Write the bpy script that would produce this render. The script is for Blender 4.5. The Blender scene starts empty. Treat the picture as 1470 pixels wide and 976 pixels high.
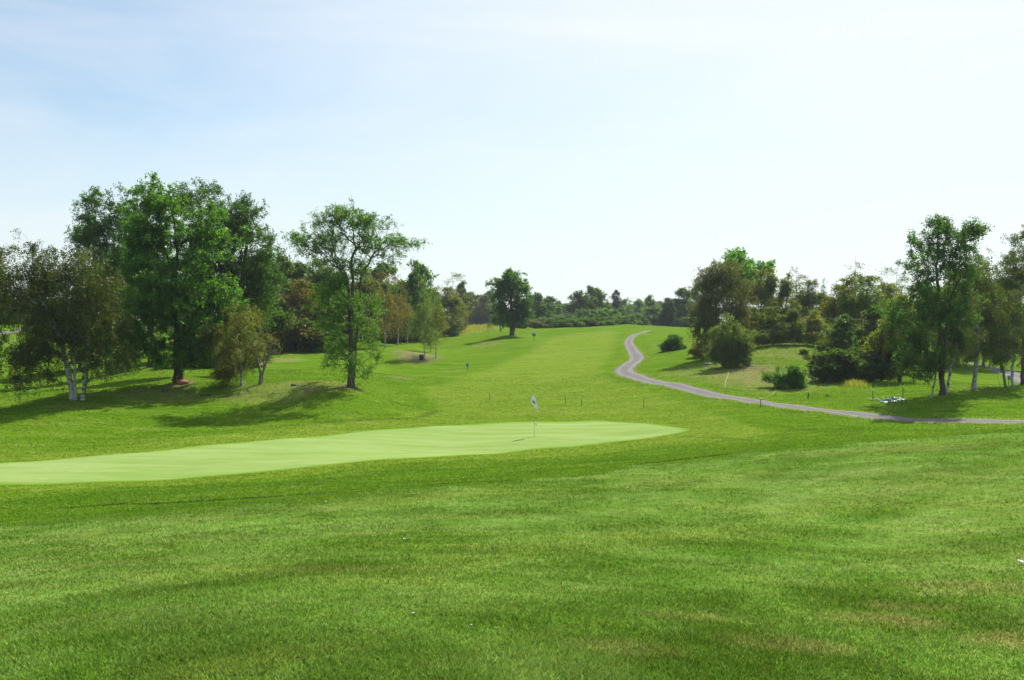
import bpy, math, random
import numpy as np
from mathutils import Vector
sc = bpy.context.scene
COL = sc.collection
R = math.radians
F = 1273.0
PITCH = math.atan(30 / F)
CW, CH = 735.0, 488.0
SUN_AZ, SUN_EL = 34.0, 48.0          # degrees to the right of the view, degrees above the horizon

# ------------------------------------------------------------------ rays from the camera's place
def ray(px, py):
    a = (px - CW) / F; b = (CH - py) / F
    v = np.array([a, math.cos(PITCH) + b * math.sin(PITCH), -math.sin(PITCH) + b * math.cos(PITCH)])
    return v / v[1]
def at(px, py, d):
    return ray(px, py) * d

# ------------------------------------------------------------------ terrain
CP = [ # measured ground points: picture position and distance
 (735,976,4.05),(100,976,3.9),(1370,976,4.7),
 (735,700,18),(0,762,15.8),(1470,619,25),(300,735,17),(1150,652,21.5),
 (735,775,11.2),(200,830,8.6),(1300,740,14),
 (735,650,40.5),(500,665,37),(367,679,34.5),(250,689,33),(0,698,31.3),(860,638,42.5),
 (735,606,52),(500,621,46.5),(367,633,43),(240,646,40),(0,666,36.3),(860,604,52.5),(990,619,46.5),(1000,640,38),
 (767,626,46),(-300,690,33),
 (735,672,30),(400,700,27),(100,715,26),(1100,640,31),(1250,628,33),
 (115,574,55),(0,600,50),(0,640,41),(200,600,50),(502,556,60),(347,554,61),(255,549,64),(400,592,53),(250,605,49),
 (600,592,56),(560,575,62),(520,610,49),(-250,600,52),(-250,560,80),
 (767,560,72),(767,520,98),(767,500,118),(767,485,140),(735,481,138),(650,560,72),(640,535,90),(850,540,84),(840,500,118),
 (750,473.5,156),(900,466.5,182),(850,472.5,160),(810,474,157),(980,470.5,170),(940,470,172),
 (1470,611.5,44),(1330,606,47),(1200,592,51),(1100,579,56),(1000,562,64),(940,548,71),(905,537,80),(900,526,89),(915,516,97),
 (908,502,112),(903,490,128),(910,482,142),(922,477,155),
 (1055,526,81),(1128,558,65),(966,503,101),(1140,497,90),(1230,548,68),(1353,567,55),(1253,573,56.5),(1400,561,59),(1450,555,64),
 (1470,545,85),(1430,528,98),(1350,550,72),(1050,550,68),(1090,530,76),(1000,530,80),(960,530,84),(1700,600,46),(1700,560,66),
 (1250,500,100),(1250,488,140),
 (60,555,75),(0,520,110),(25,477,170),(300,520,88),(230,530,80),(400,502,106),(450,507,102),(350,528,84),(420,535,76),(550,492,128),
 (605,515,104),(555,497,115),(575,510,104),(560,530,92),(500,530,82),(660,505,120),(690,490,138),(650,478.5,163),(700,468,196),(0,467,200),(-300,500,150),
]
pts = [at(*c) for c in CP]
pts += [np.array(p) for p in [(0,0,-1.65),(0,-12,-.9),(14,-8,.1),(-14,-8,-1.9),(7,3,-1.5),(-7,3,-2.4),(-16,10,-3.7),(16,12,-1.9),(-30,-10,-3.5),(30,5,-1.4),(28,22,-2.4),
        (50,25,-2.6),(-40,20,-5.4),(0,-60,-1.5),(60,-60,-1),(-60,-60,-2.5),(90,40,-3.5),(-90,40,-6),
        (10,212,-2.9),(-20,225,-2.4),(35,215,-2.7),(-5,185,-2.6),(22,200,-2.2),(60,205,-2.9)]]
for k in range(24):
    a = 2 * math.pi * k / 24
    for rr, zz in ((330, -3.0), (650, -3.2), (1400, -4.0), (3000, -6.0)):
        pts.append(np.array([rr * math.sin(a), rr * math.cos(a), zz]))
PT = np.array(pts)
def warp(x, y):
    r = np.sqrt(x * x + y * y) + 1e-6
    g = np.log1p(r / 22.0) / r
    return x * g, y * g
def _k(r2):
    return 0.5 * r2 * np.log(r2 + 1e-12)
wx, wy = warp(PT[:, 0], PT[:, 1])
n_ = len(PT)
K = _k((wx[:, None] - wx) ** 2 + (wy[:, None] - wy) ** 2) + np.eye(n_) * 2e-4
Pm = np.stack([np.ones(n_), wx, wy], 1)
A_ = np.block([[K, Pm], [Pm.T, np.zeros((3, 3))]])
SOL = np.linalg.solve(A_, np.concatenate([PT[:, 2], np.zeros(3)]))
rs = np.random.RandomState(5)
BW = [(rs.uniform(0, 6.28), rs.uniform(0, 6.28), L, amp) for L, amp in ((3.1, .012), (4.7, .018), (7.3, .03), (9.1, .03), (13., .05), (19., .06), (27., .07)) for _ in range(3)]
# low humps the lawn shows: (x, y, radius x, radius y, height)
HUMPS = []
def hump(px, py, d, rx, ry, hh):
    p = at(px, py, d); HUMPS.append((p[0], p[1], rx, ry, hh))
hump(330, 560, 61, 9, 2.5, .35); hump(262, 552, 63, 1.6, 1.2, .3); hump(430, 565, 58, 4, 2, .25)
hump(605, 512, 105, 6, 4, .5); hump(700, 497, 128, 10, 4, .35); hump(1060, 520, 80, 8, 4, .3)
def H(x, y):
    x = np.asarray(x, float); y = np.asarray(y, float); sh = x.shape
    x = x.ravel(); y = y.ravel()
    out = np.empty(len(x))
    for s in range(0, len(x), 20000):
        X, Y = x[s:s + 20000], y[s:s + 20000]
        u, v = warp(X, Y)
        z = SOL[n_] + SOL[n_ + 1] * u + SOL[n_ + 2] * v
        z = z + _k((u[:, None] - wx) ** 2 + (v[:, None] - wy) ** 2) @ SOL[:n_]
        r = np.hypot(X, Y)
        fade = np.clip((r - 2) / 25, 0.12, 1)
        for a, ph, L, amp in BW:
            z = z + fade * amp * .55 * np.sin((X * math.cos(a) + Y * math.sin(a)) * 2 * math.pi / L + ph)
        for hx, hy, rx, ry, hh in HUMPS:
            z = z + hh * np.exp(-((X - hx) / rx) ** 2 - ((Y - hy) / ry) ** 2)
        out[s:s + 20000] = z
    return out.reshape(sh)
def h1(x, y): return float(H(np.array([x]), np.array([y]))[0])
_D = np.concatenate([np.arange(2, 60, .1), np.arange(60, 240, .4)])
def hit(px, py):
    rv = ray(px, py)
    z = H(_D * rv[0], _D)
    below = np.nonzero(rv[2] * _D <= z)[0]
    if len(below) == 0: d = 170.
    else: d = _D[below[0]]
    return np.array([rv[0] * d, d, h1(rv[0] * d, d)])
def hits(L): return np.array([hit(*p) for p in L])

# ------------------------------------------------------------------ nodes
def newmat(name):
    m = bpy.data.materials.new(name); m.use_nodes = True
    nt = m.node_tree; nt.nodes.clear()
    out = nt.nodes.new('ShaderNodeOutputMaterial')
    return m, nt, out
def nd(nt, typ, **kw):
    n = nt.nodes.new(typ)
    for k, v in kw.items():
        if k.startswith('i_'):
            key = k[2:]; n.inputs[int(key) if key.isdigit() else key.replace('_', ' ')].default_value = v
        else: setattr(n, k, v)
    return n
def noise(nt, vec, scale, detail=3, rough=.55, dist=0):
    n = nd(nt, 'ShaderNodeTexNoise', i_Scale=scale, i_Detail=detail, i_Roughness=rough, i_Distortion=dist)
    if vec is not None: nt.links.new(vec, n.inputs['Vector'])
    return n.outputs['Fac']
def ramp(nt, fac, stops):
    n = nd(nt, 'ShaderNodeValToRGB')
    while len(n.color_ramp.elements) < len(stops): n.color_ramp.elements.new(.5)
    for e, (p, c) in zip(n.color_ramp.elements, stops):
        e.position = p; e.color = (*c, 1) if len(c) == 3 else c
    nt.links.new(fac, n.inputs[0]); return n.outputs[0]
def rng_(nt, fac, a, b, c=0., d=1.):
    n = nd(nt, 'ShaderNodeMapRange', i_1=a, i_2=b, i_3=c, i_4=d); nt.links.new(fac, n.inputs[0]); return n.outputs[0]
def mix(nt, fac, a, b, typ='MIX'):
    n = nd(nt, 'ShaderNodeMix', data_type='RGBA', blend_type=typ)
    for i, v in ((0, fac), (6, a), (7, b)):
        if isinstance(v, (int, float)): n.inputs[i].default_value = v
        elif isinstance(v, tuple): n.inputs[i].default_value = (*v, 1)
        else: nt.links.new(v, n.inputs[i])
    return n.outputs[2]
def math_(nt, op, a, b=0.):
    n = nd(nt, 'ShaderNodeMath', operation=op)
    for i, v in ((0, a), (1, b)):
        if isinstance(v, (int, float)): n.inputs[i].default_value = v
        else: nt.links.new(v, n.inputs[i])
    return n.outputs[0]
def attr(nt, name):
    n = nd(nt, 'ShaderNodeAttribute', attribute_name=name); return n
def pos(nt, sx=1, sy=1, sz=1):
    g = nd(nt, 'ShaderNodeNewGeometry'); m = nd(nt, 'ShaderNodeMapping', i_Scale=(sx, sy, sz))
    nt.links.new(g.outputs['Position'], m.inputs['Vector']); return m.outputs['Vector']
def simple(name, col, rough=.7, var=.25, scale=8, metal=0):
    m, nt, out = newmat(name)
    c = nd(nt, 'ShaderNodeTexCoord').outputs['Object']
    f = noise(nt, c, scale, 4)
    cc = mix(nt, rng_(nt, f, .3, .7), tuple(x * (1 - var) for x in col), tuple(min(1, x * (1 + var)) for x in col))
    b = nd(nt, 'ShaderNodeBsdfPrincipled', i_Roughness=rough, i_Metallic=metal)
    nt.links.new(cc, b.inputs['Base Color']); nt.links.new(b.outputs[0], out.inputs[0]); return m

GR = dict(rough=(.098, .182, .022), rough2=(.175, .275, .062), fair=(.205, .285, .036), fair2=(.155, .245, .018), rich=(.078, .178, .004), dry=(.30, .255, .12), soil=(.23, .165, .11))
def grass_colour(nt, blades=False):
    """colour of the turf at a place: kind of turf, patches, dry spots"""
    p = pos(nt)
    big = noise(nt, p, .11, 3, .6, .6); mid = noise(nt, p, .55, 4, .62, .4); sm = noise(nt, p, 3.2, 4, .65); fine = noise(nt, p, 26, 3, .7)
    stripe = noise(nt, pos(nt, .22, 1.2, 1), .75, 6, .68, .7)
    fore = attr(nt, 'fore').outputs['Fac']; fair = attr(nt, 'fair').outputs['Fac']; dry = attr(nt, 'dry').outputs['Fac']; line = attr(nt, 'line').outputs['Fac']
    rich = mix(nt, rng_(nt, stripe, .4, .6), GR['rich'], (.125, .225, .012))
    rich = mix(nt, rng_(nt, big, .35, .68, 0, .6), rich, GR['fair2'])
    rich = mix(nt, rng_(nt, noise(nt, pos(nt, .5, 1.6, 1), .9, 5, .7), .56, .78, 0, .38), rich, (.19, .19, .07))
    f = mix(nt, rng_(nt, stripe, .4, .6), GR['fair'], GR['fair2'])
    col = mix(nt, fair, rich, f)
    r = mix(nt, rng_(nt, mid, .36, .64), tuple(v * .8 for v in GR['rough']), tuple(v * 1.08 for v in GR['rough2']))
    r = mix(nt, rng_(nt, noise(nt, pos(nt, .6, 1.5, 1), .45, 5, .68, .8), .5, .74, 0, .55), r, (.27, .30, .12))
    r = mix(nt, rng_(nt, noise(nt, p, 1.1, 4, .6), .5, .72, 0, .6), r, (.095, .215, .014))
    col = mix(nt, fore, col, r)
    dn = math_(nt, 'MULTIPLY', dry, rng_(nt, noise(nt, p, .9, 5, .7), .32, .62))
    dn = math_(nt, 'MAXIMUM', dn, math_(nt, 'MULTIPLY', dry, rng_(nt, dry, .6, 1.)))
    col = mix(nt, math_(nt, 'MULTIPLY', dn, .8), col, GR['dry'])
    lush = attr(nt, 'lush').outputs['Fac']
    col = mix(nt, math_(nt, 'MULTIPLY', rng_(nt, lush, 0, 1), rng_(nt, mid, .35, .6, .15, .6)), col, (.068, .155, .01))
    col = mix(nt, math_(nt, 'MULTIPLY', rng_(nt, lush, 0, -1), rng_(nt, mid, .35, .6, .2, .7)), col, (.21, .25, .05))
    soil = math_(nt, 'MULTIPLY', attr(nt, 'soil').outputs['Fac'], rng_(nt, sm, .35, .6))
    col = mix(nt, soil, col, GR['soil'])
    col = mix(nt, rng_(nt, sm, .3, .7, .0, .42), col, tuple(v * .5 for v in GR['rich']))
    col = mix(nt, math_(nt, 'MULTIPLY', line, rng_(nt, mid, .38, .5, .6, .95)), col, (.03, .035, .01))
    return col, fine, sm
def turf_bsdf(nt, out, col, bump):
    d = nd(nt, 'ShaderNodeBsdfDiffuse', i_Roughness=.0)
    nt.links.new(col, d.inputs['Color'])
    if bump is not None: nt.links.new(bump, d.inputs['Normal'])
    nt.links.new(d.outputs[0], out.inputs[0])
def ground_material():
    m, nt, out = newmat('turf')
    col, fine, sm = grass_colour(nt)
    hi = noise(nt, pos(nt), 60, 2, .6)
    grain = math_(nt, 'ADD', fine, math_(nt, 'MULTIPLY', sm, 1.5))
    col = mix(nt, rng_(nt, noise(nt, pos(nt, .8, 1.6, 1), 1.3, 6, .8), .42, .62, .0, .6), col, mix(nt, .55, col, (.03, .085, .004)))
    col = mix(nt, rng_(nt, noise(nt, pos(nt, .3, 1.2, 1), .8, 6, .8), .5, .66, .0, .55), col, (.23, .27, .05))
    col = mix(nt, rng_(nt, noise(nt, pos(nt, 1, .5, 1), 9, 5, .85), .45, .62, .0, .55), col, mix(nt, .6, col, (.02, .06, .004)))
    b = nd(nt, 'ShaderNodeBump', i_Strength=.4, i_Distance=.04); nt.links.new(grain, b.inputs['Height'])
    turf_bsdf(nt, out, col, b.outputs[0]); return m
def blade_material():
    m, nt, out = newmat('grass_blades')
    col, fine, sm = grass_colour(nt)
    t = attr(nt, 'tint'); 
    col = mix(nt, 1., col, t.outputs['Color'], 'MULTIPLY')
    g = nd(nt, 'ShaderNodeMix', data_type='RGBA', blend_type='MULTIPLY'); 
    col = mix(nt, 1., col, (1.5, 1.52, 1.15), 'MULTIPLY')
    d = nd(nt, 'ShaderNodeBsdfDiffuse'); tr = nd(nt, 'ShaderNodeBsdfTranslucent'); mx = nd(nt, 'ShaderNodeMixShader', i_0=.5)
    nt.links.new(col, d.inputs[0]); nt.links.new(col, tr.inputs[0]); nt.links.new(d.outputs[0], mx.inputs[1]); nt.links.new(tr.outputs[0], mx.inputs[2])
    gl = nd(nt, 'ShaderNodeBsdfGlossy', i_Roughness=.45); gl.inputs['Color'].default_value = (.8, .9, .8, 1)
    m2 = nd(nt, 'ShaderNodeMixShader', i_0=.009); nt.links.new(mx.outputs[0], m2.inputs[1]); nt.links.new(gl.outputs[0], m2.inputs[2])
    nt.links.new(m2.outputs[0], out.inputs[0]); return m
def leaf_material(name, trans=.58, gloss=.02):
    m, nt, out = newmat(name)
    t = attr(nt, 'tint').outputs['Color']; o = nd(nt, 'ShaderNodeObjectInfo').outputs['Color']
    col = mix(nt, 1., t, o, 'MULTIPLY'); col = mix(nt, 1., col, (1.22, 1.3, .98), 'MULTIPLY')
    tc = mix(nt, 1., col, (1.9, 1.9, .6), 'MULTIPLY')
    d = nd(nt, 'ShaderNodeBsdfDiffuse'); tr = nd(nt, 'ShaderNodeBsdfTranslucent'); mx = nd(nt, 'ShaderNodeMixShader', i_0=trans)
    nt.links.new(col, d.inputs[0]); nt.links.new(tc, tr.inputs[0]); nt.links.new(d.outputs[0], mx.inputs[1]); nt.links.new(tr.outputs[0], mx.inputs[2])
    gl = nd(nt, 'ShaderNodeBsdfGlossy', i_Roughness=.38)
    m2 = nd(nt, 'ShaderNodeMixShader', i_0=gloss); nt.links.new(mx.outputs[0], m2.inputs[1]); nt.links.new(gl.outputs[0], m2.inputs[2])
    nt.links.new(m2.outputs[0], out.inputs[0]); return m
def bark_material(name, c1, c2, birch=False):
    m, nt, out = newmat(name)
    tc = nd(nt, 'ShaderNodeTexCoord').outputs['Object']
    mp = nd(nt, 'ShaderNodeMapping', i_Scale=(1, 1, 5) if birch else (6, 6, 1)); nt.links.new(tc, mp.inputs[0])
    f = noise(nt, mp.outputs[0], 2.2 if birch else 5, 5, .7)
    if birch:
        col = ramp(nt, f, [(.42, c2), (.5, c1), (1, c1)])
        col = mix(nt, rng_(nt, attr(nt, 'thick').outputs['Fac'], .04, .07), (.09, .075, .06), col)
    else: col = mix(nt, rng_(nt, f, .35, .65), c1, c2)
    b = nd(nt, 'ShaderNodeBsdfPrincipled', i_Roughness=.85); nt.links.new(col, b.inputs['Base Color'])
    bp = nd(nt, 'ShaderNodeBump', i_Strength=.5, i_Distance=.03); nt.links.new(f, bp.inputs['Height']); nt.links.new(bp.outputs[0], b.inputs['Normal'])
    nt.links.new(b.outputs[0], out.inputs[0]); return m

# ------------------------------------------------------------------ mesh helpers
def mesh_np(name, V, Fs, mat, parent=None, smooth=False, tint=None, loops=4):
    """V (n,3); Fs (m,k) equal-size faces"""
    me = bpy.data.meshes.new(name)
    V = np.asarray(V, np.float32); Fs = np.asarray(Fs, np.int32)
    me.vertices.add(len(V)); me.vertices.foreach_set('co', V.ravel())
    k = Fs.shape[1]
    me.loops.add(Fs.size); me.loops.foreach_set('vertex_index', Fs.ravel())
    me.polygons.add(len(Fs)); me.polygons.foreach_set('loop_start', np.arange(0, Fs.size, k, dtype=np.int32))
    try: me.polygons.foreach_set('loop_total', np.full(len(Fs), k, np.int32))
    except Exception: pass
    me.update(calc_edges=True)
    if smooth: me.polygons.foreach_set('use_smooth', np.ones(len(Fs), bool))
    if tint is not None:
        a = me.color_attributes.new('tint', 'FLOAT_COLOR', 'POINT')
        t = np.ones((len(V), 4), np.float32); t[:, :3] = tint; a.data.foreach_set('color', t.ravel())
    me.materials.append(mat)
    o = bpy.data.objects.new(name, me); COL.objects.link(o)
    if parent is not None: o.parent = parent
    return o
def fattr(o, name, vals):
    a = o.data.attributes.new(name, 'FLOAT', 'POINT'); a.data.foreach_set('value', np.asarray(vals, np.float32))
def tag(o, label=None, cat=None, group=None, kind=None):
    if label: o['label'] = label
    if cat: o['category'] = cat
    if group: o['group'] = group
    if kind: o['kind'] = kind
    return o
def empty(name, loc, rz=0):
    o = bpy.data.objects.new(name, None); COL.objects.link(o); o.location = tuple(float(v) for v in loc); o.rotation_euler = (0, 0, rz); o.empty_display_size = .5
    return o
def tube(path, rad, sides=6, cap=True):
    path = np.asarray(path, float); rad = np.asarray(rad, float); n = len(path)
    T = np.gradient(path, axis=0); T /= np.linalg.norm(T, axis=1)[:, None] + 1e-9
    ref = np.array([0.31, .95, .05]) if abs(T[0, 2]) > .5 else np.array([0, 0, 1.])
    U = np.cross(T, ref); U /= np.linalg.norm(U, axis=1)[:, None] + 1e-9
    W = np.cross(T, U)
    a = np.arange(sides) * 2 * math.pi / sides
    V = path[:, None, :] + rad[:, None, None] * (np.cos(a)[None, :, None] * U[:, None, :] + np.sin(a)[None, :, None] * W[:, None, :])
    V = V.reshape(-1, 3)
    i = np.arange(n - 1)[:, None] * sides; j = np.arange(sides)[None, :]; j2 = (j + 1) % sides
    Q = np.stack([i + j, i + j2, i + sides + j2, i + sides + j], -1).reshape(-1, 4)
    return V, Q
def joinq(parts):
    Vs, Qs, o = [], [], 0
    for V, Q in parts:
        Vs.append(V); Qs.append(Q + o); o += len(V)
    return np.concatenate(Vs), np.concatenate(Qs)
SUN_S, SKY_S, EXPO, HAZE = 4.2, 0.086, 0.75, 0.0002
# ------------------------------------------------------------------ the ground as one sheet
fore_edge = hits([(-900, 800), (-400, 775), (0, 757), (150, 745), (300, 733), (460, 717), (620, 703), (735, 693), (900, 672), (1040, 655), (1180, 641), (1330, 627), (1470, 618)])
fore_edge = np.vstack([fore_edge, [[40, 30, 0]]])
fair_poly = hits([(790, 484), (776, 497), (751, 510), (720, 522), (705, 530), (672, 536), (630, 552), (608, 555), (613, 570), (633, 586), (560, 601), (460, 610), (340, 622), (200, 637), (60, 652), (-60, 668), (-60, 700), (60, 705), (250, 697), (370, 688), (500, 674), (735, 659), (900, 647), (1010, 636), (1110, 622), (1040, 598), (960, 572), (880, 548), (862, 530), (880, 505), (884, 485), (886, 476)])
def sdf(P, X, Y, closed=True):
    P = P[:, :2]; n = len(P); best = np.full(X.shape, 1e9); inside = np.zeros(X.shape, bool)
    for i in range(n if closed else n - 1):
        a = P[i]; b = P[(i + 1) % n]; ab = b - a
        t = np.clip(((X - a[0]) * ab[0] + (Y - a[1]) * ab[1]) / (ab @ ab + 1e-9), 0, 1)
        best = np.minimum(best, np.hypot(X - a[0] - t * ab[0], Y - a[1] - t * ab[1]))
        if closed:
            c = ((a[1] > Y) != (b[1] > Y)) & (X < (b[0] - a[0]) * (Y - a[1]) / (b[1] - a[1] + 1e-12) + a[0])
            inside ^= c
    return np.where(inside, -best, best) if closed else best
fp = fore_edge
def yfore(X): return np.interp(X, fp[:, 0], fp[:, 1], left=fp[0, 1], right=30)
FE = fore_edge[np.argsort(fore_edge[:, 0])]
LINES = [(hits([(90, 729), (230, 723.5), (350, 716), (480, 706.5), (600, 697.5), (665, 693.5)]), .15, 1.), (hits([(700, 692), (735, 690), (800, 685)]), .13, .7), (hits([(915, 667), (975, 660), (1040, 653)]), .17, 1.),
  (hits([(1075, 606), (1120, 611), (1165, 618)]), .16, .5), (hits([(980, 627), (1040, 629), (1080, 633)]), .12, .5), (hits([(380, 612), (480, 606), (560, 602), (600, 600), (628, 590)]), .3, .45)]
def masks(X, Y):
    wob = .12 * np.sin(X * 1.7 + Y * .6) + .08 * np.sin(X * 4.1 - Y * 1.3) + .05 * np.sin(X * 9 + Y * 5)
    yf = np.interp(X, FE[:, 0], FE[:, 1])
    fore = np.clip((yf - Y + wob * 4) / 1.6 + .5, 0, 1)
    s = sdf(fair_poly, X, Y)
    ww = np.clip(np.hypot(X, Y) * .012, .25, 2)
    fair = np.clip(-(s + wob) / ww + .5, 0, 1)
    line = np.zeros_like(X); sel = (np.hypot(X, Y) < 70) & (Y > 10)
    for P, wd, am in LINES:
        q = sdf(P, X[sel], Y[sel], False); line[sel] = np.maximum(line[sel], am * np.exp(-((q + wob[sel] * .25) / wd) ** 2))
    dry = np.zeros_like(X); soil = np.zeros_like(X)
    for cx, cy, rx, ry, a, so in DRY:
        e = ((X - cx) / rx) ** 2 + ((Y - cy) / ry) ** 2 + wob * 1.2
        g = np.clip(1.35 - e, 0, 1) * a
        if so: soil = np.maximum(soil, g)
        dry = np.maximum(dry, g)
    lush = np.zeros_like(X)
    near = np.hypot(X, Y) < 40
    for P, wd, am in BANDS:
        q = sdf(P, X[near], Y[near], False) if near.any() else np.zeros(0)
        lush[near] += am * np.exp(-((q + wob[near] * wd * 1.6) / wd) ** 2)
    return fore, fair, dry, soil, line, np.clip(lush, -1, 1)
def band(pts, wd, am): return (hits(pts), wd, am)
BANDS = [band([(60, 745), (150, 739), (300, 727), (460, 712), (620, 699.5), (735, 694)], .3, .95), band([(0, 722), (230, 710), (480, 696), (700, 681), (860, 663), (1000, 650)], 1., .55), band([(300, 742), (460, 730), (620, 712)], .8, -.5), band([(1150, 660), (1300, 645), (1450, 632)], 1.4, .35), band([(520, 960), (640, 915), (735, 903), (900, 868), (1050, 800), (1180, 755), (1330, 722)], .32, .9), band([(280, 968), (500, 938), (700, 918), (860, 893)], .22, -.8),
  band([(0, 905), (150, 880), (330, 905), (520, 870)], .5, .6), band([(180, 800), (300, 790), (480, 780)], .9, .55), band([(700, 800), (900, 770), (1040, 760)], .8, -.55), band([(1120, 740), (1300, 700), (1470, 665)], .9, -.5),
  band([(1000, 790), (1120, 780), (1200, 765)], .5, .8), band([(280, 825), (420, 822), (560, 835)], .7, -.6), band([(600, 715), (800, 705), (1000, 690)], 1., -.45), band([(760, 760), (900, 735), (1100, 700)], 1.2, .4), band([(1330, 800), (1420, 780), (1500, 760)], .5, .5)]
DRY = []
def dryspot(px, py, rpx, ry, a=.8, so=False):
    p = hit(px, py); DRY.append((p[0], p[1], rpx * p[1] / F, ry, a, so))
dryspot(400, 560, 100, 2.6, .8); dryspot(230, 568, 70, 2.2, .75); dryspot(470, 552, 40, 2, .8); dryspot(120, 580, 60, 1.5, .4)
dryspot(262, 551, 16, 1.2, 1, True); dryspot(445, 558, 14, .8, 1, True); dryspot(410, 517, 28, 3.2, .95); dryspot(360, 525, 26, 3, .8, True)
dryspot(600, 511, 32, 5.5, 1., True); dryspot(585, 505, 22, 3, .9, True); dryspot(700, 495, 22, 4, .6); dryspot(772, 498, 12, 3, .6); dryspot(575, 542, 22, 1.5, .6, True); dryspot(650, 533, 25, 1.6, .6)
dryspot(1090, 540, 90, 9, .98); dryspot(1010, 535, 60, 6, .7); dryspot(1080, 530, 22, 1.8, 1, True); dryspot(1150, 505, 70, 9, .9, True); dryspot(1180, 520, 25, 3, .8, True)
dryspot(1190, 560, 60, 2.6, .7); dryspot(965, 497, 30, 9, .45); dryspot(1380, 556, 25, 4, .4); dryspot(660, 478, 30, 9, .8); dryspot(1100, 548, 12, .8, 1, True)
dryspot(502, 556, 22, .9, .9, True)
DRY += [(2.6, 6.3, .5, .35, .6, False), (4.3, 7.9, .8, .5, .5, False), (1.7, 5.3, .45, .25, .65, False), (3.4, 5.7, .5, .3, .6, False), (.6, 4.8, .35, .2, .55, False), (3.1, 6.9, .4, .25, .5, False), (1.2, 6., .3, .2, .45, False), (4.6, 6.6, .5, .3, .5, False), (6.5, 9.5, 1.3, .5, .35, False), (-1.6, 8.3, 1.2, .4, .22, False), (-3.7, 10, 1.8, .5, .2, False), (9, 21, 4, .8, .3, False)]
def build_ground():
    ph = np.concatenate([np.linspace(-R(42), R(42), 641), np.linspace(R(42), 2 * math.pi - R(42), 82)[1:-1]])
    rr = np.concatenate([np.geomspace(.4, 14, 190)[:-1], np.geomspace(14, 66, 330)[:-1], np.geomspace(66, 240, 190)[:-1], np.geomspace(240, 2800, 60)])
    Pg, Rg = np.meshgrid(ph, rr)
    X = Rg * np.sin(Pg); Y = Rg * np.cos(Pg)
    Z = H(X, Y)
    V = np.stack([X, Y, Z], -1).reshape(-1, 3)
    nr, nc = X.shape
    i = np.arange(nr - 1)[:, None] * nc; j = np.arange(nc)[None, :]; j2 = (j + 1) % nc
    Q = np.stack([i + j, i + nc + j, i + nc + j2, i + j2], -1).reshape(-1, 4)
    V = np.vstack([V, [[0, 0, h1(0, 0)]]]); c = len(V) - 1
    jj = np.arange(0, nc); cap = np.stack([np.full(nc, c), jj, (jj + 1) % nc, (jj + 1) % nc], -1)
    # centre closed with quads that pair up neighbouring columns
    cap = np.stack([np.full(nc // 2, c), jj[0:nc - 1:2][:nc // 2], jj[1:nc:2][:nc // 2], (jj[1:nc:2][:nc // 2] + 1) % nc], -1)
    o = mesh_np('ground', V, np.vstack([Q, cap[:, [0, 1, 2, 3]]]), ground_material(), smooth=True)
    fo, fa, dr, so, li, lu = masks(V[:, 0], V[:, 1])
    for n, v in (('fore', fo), ('fair', fa), ('dry', dr), ('soil', so), ('line', li), ('lush', lu)): fattr(o, n, v)
    tag(o, 'rolling mown lawn of the golf course with fairway and rough', 'lawn', kind='structure')
build_ground()

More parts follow.
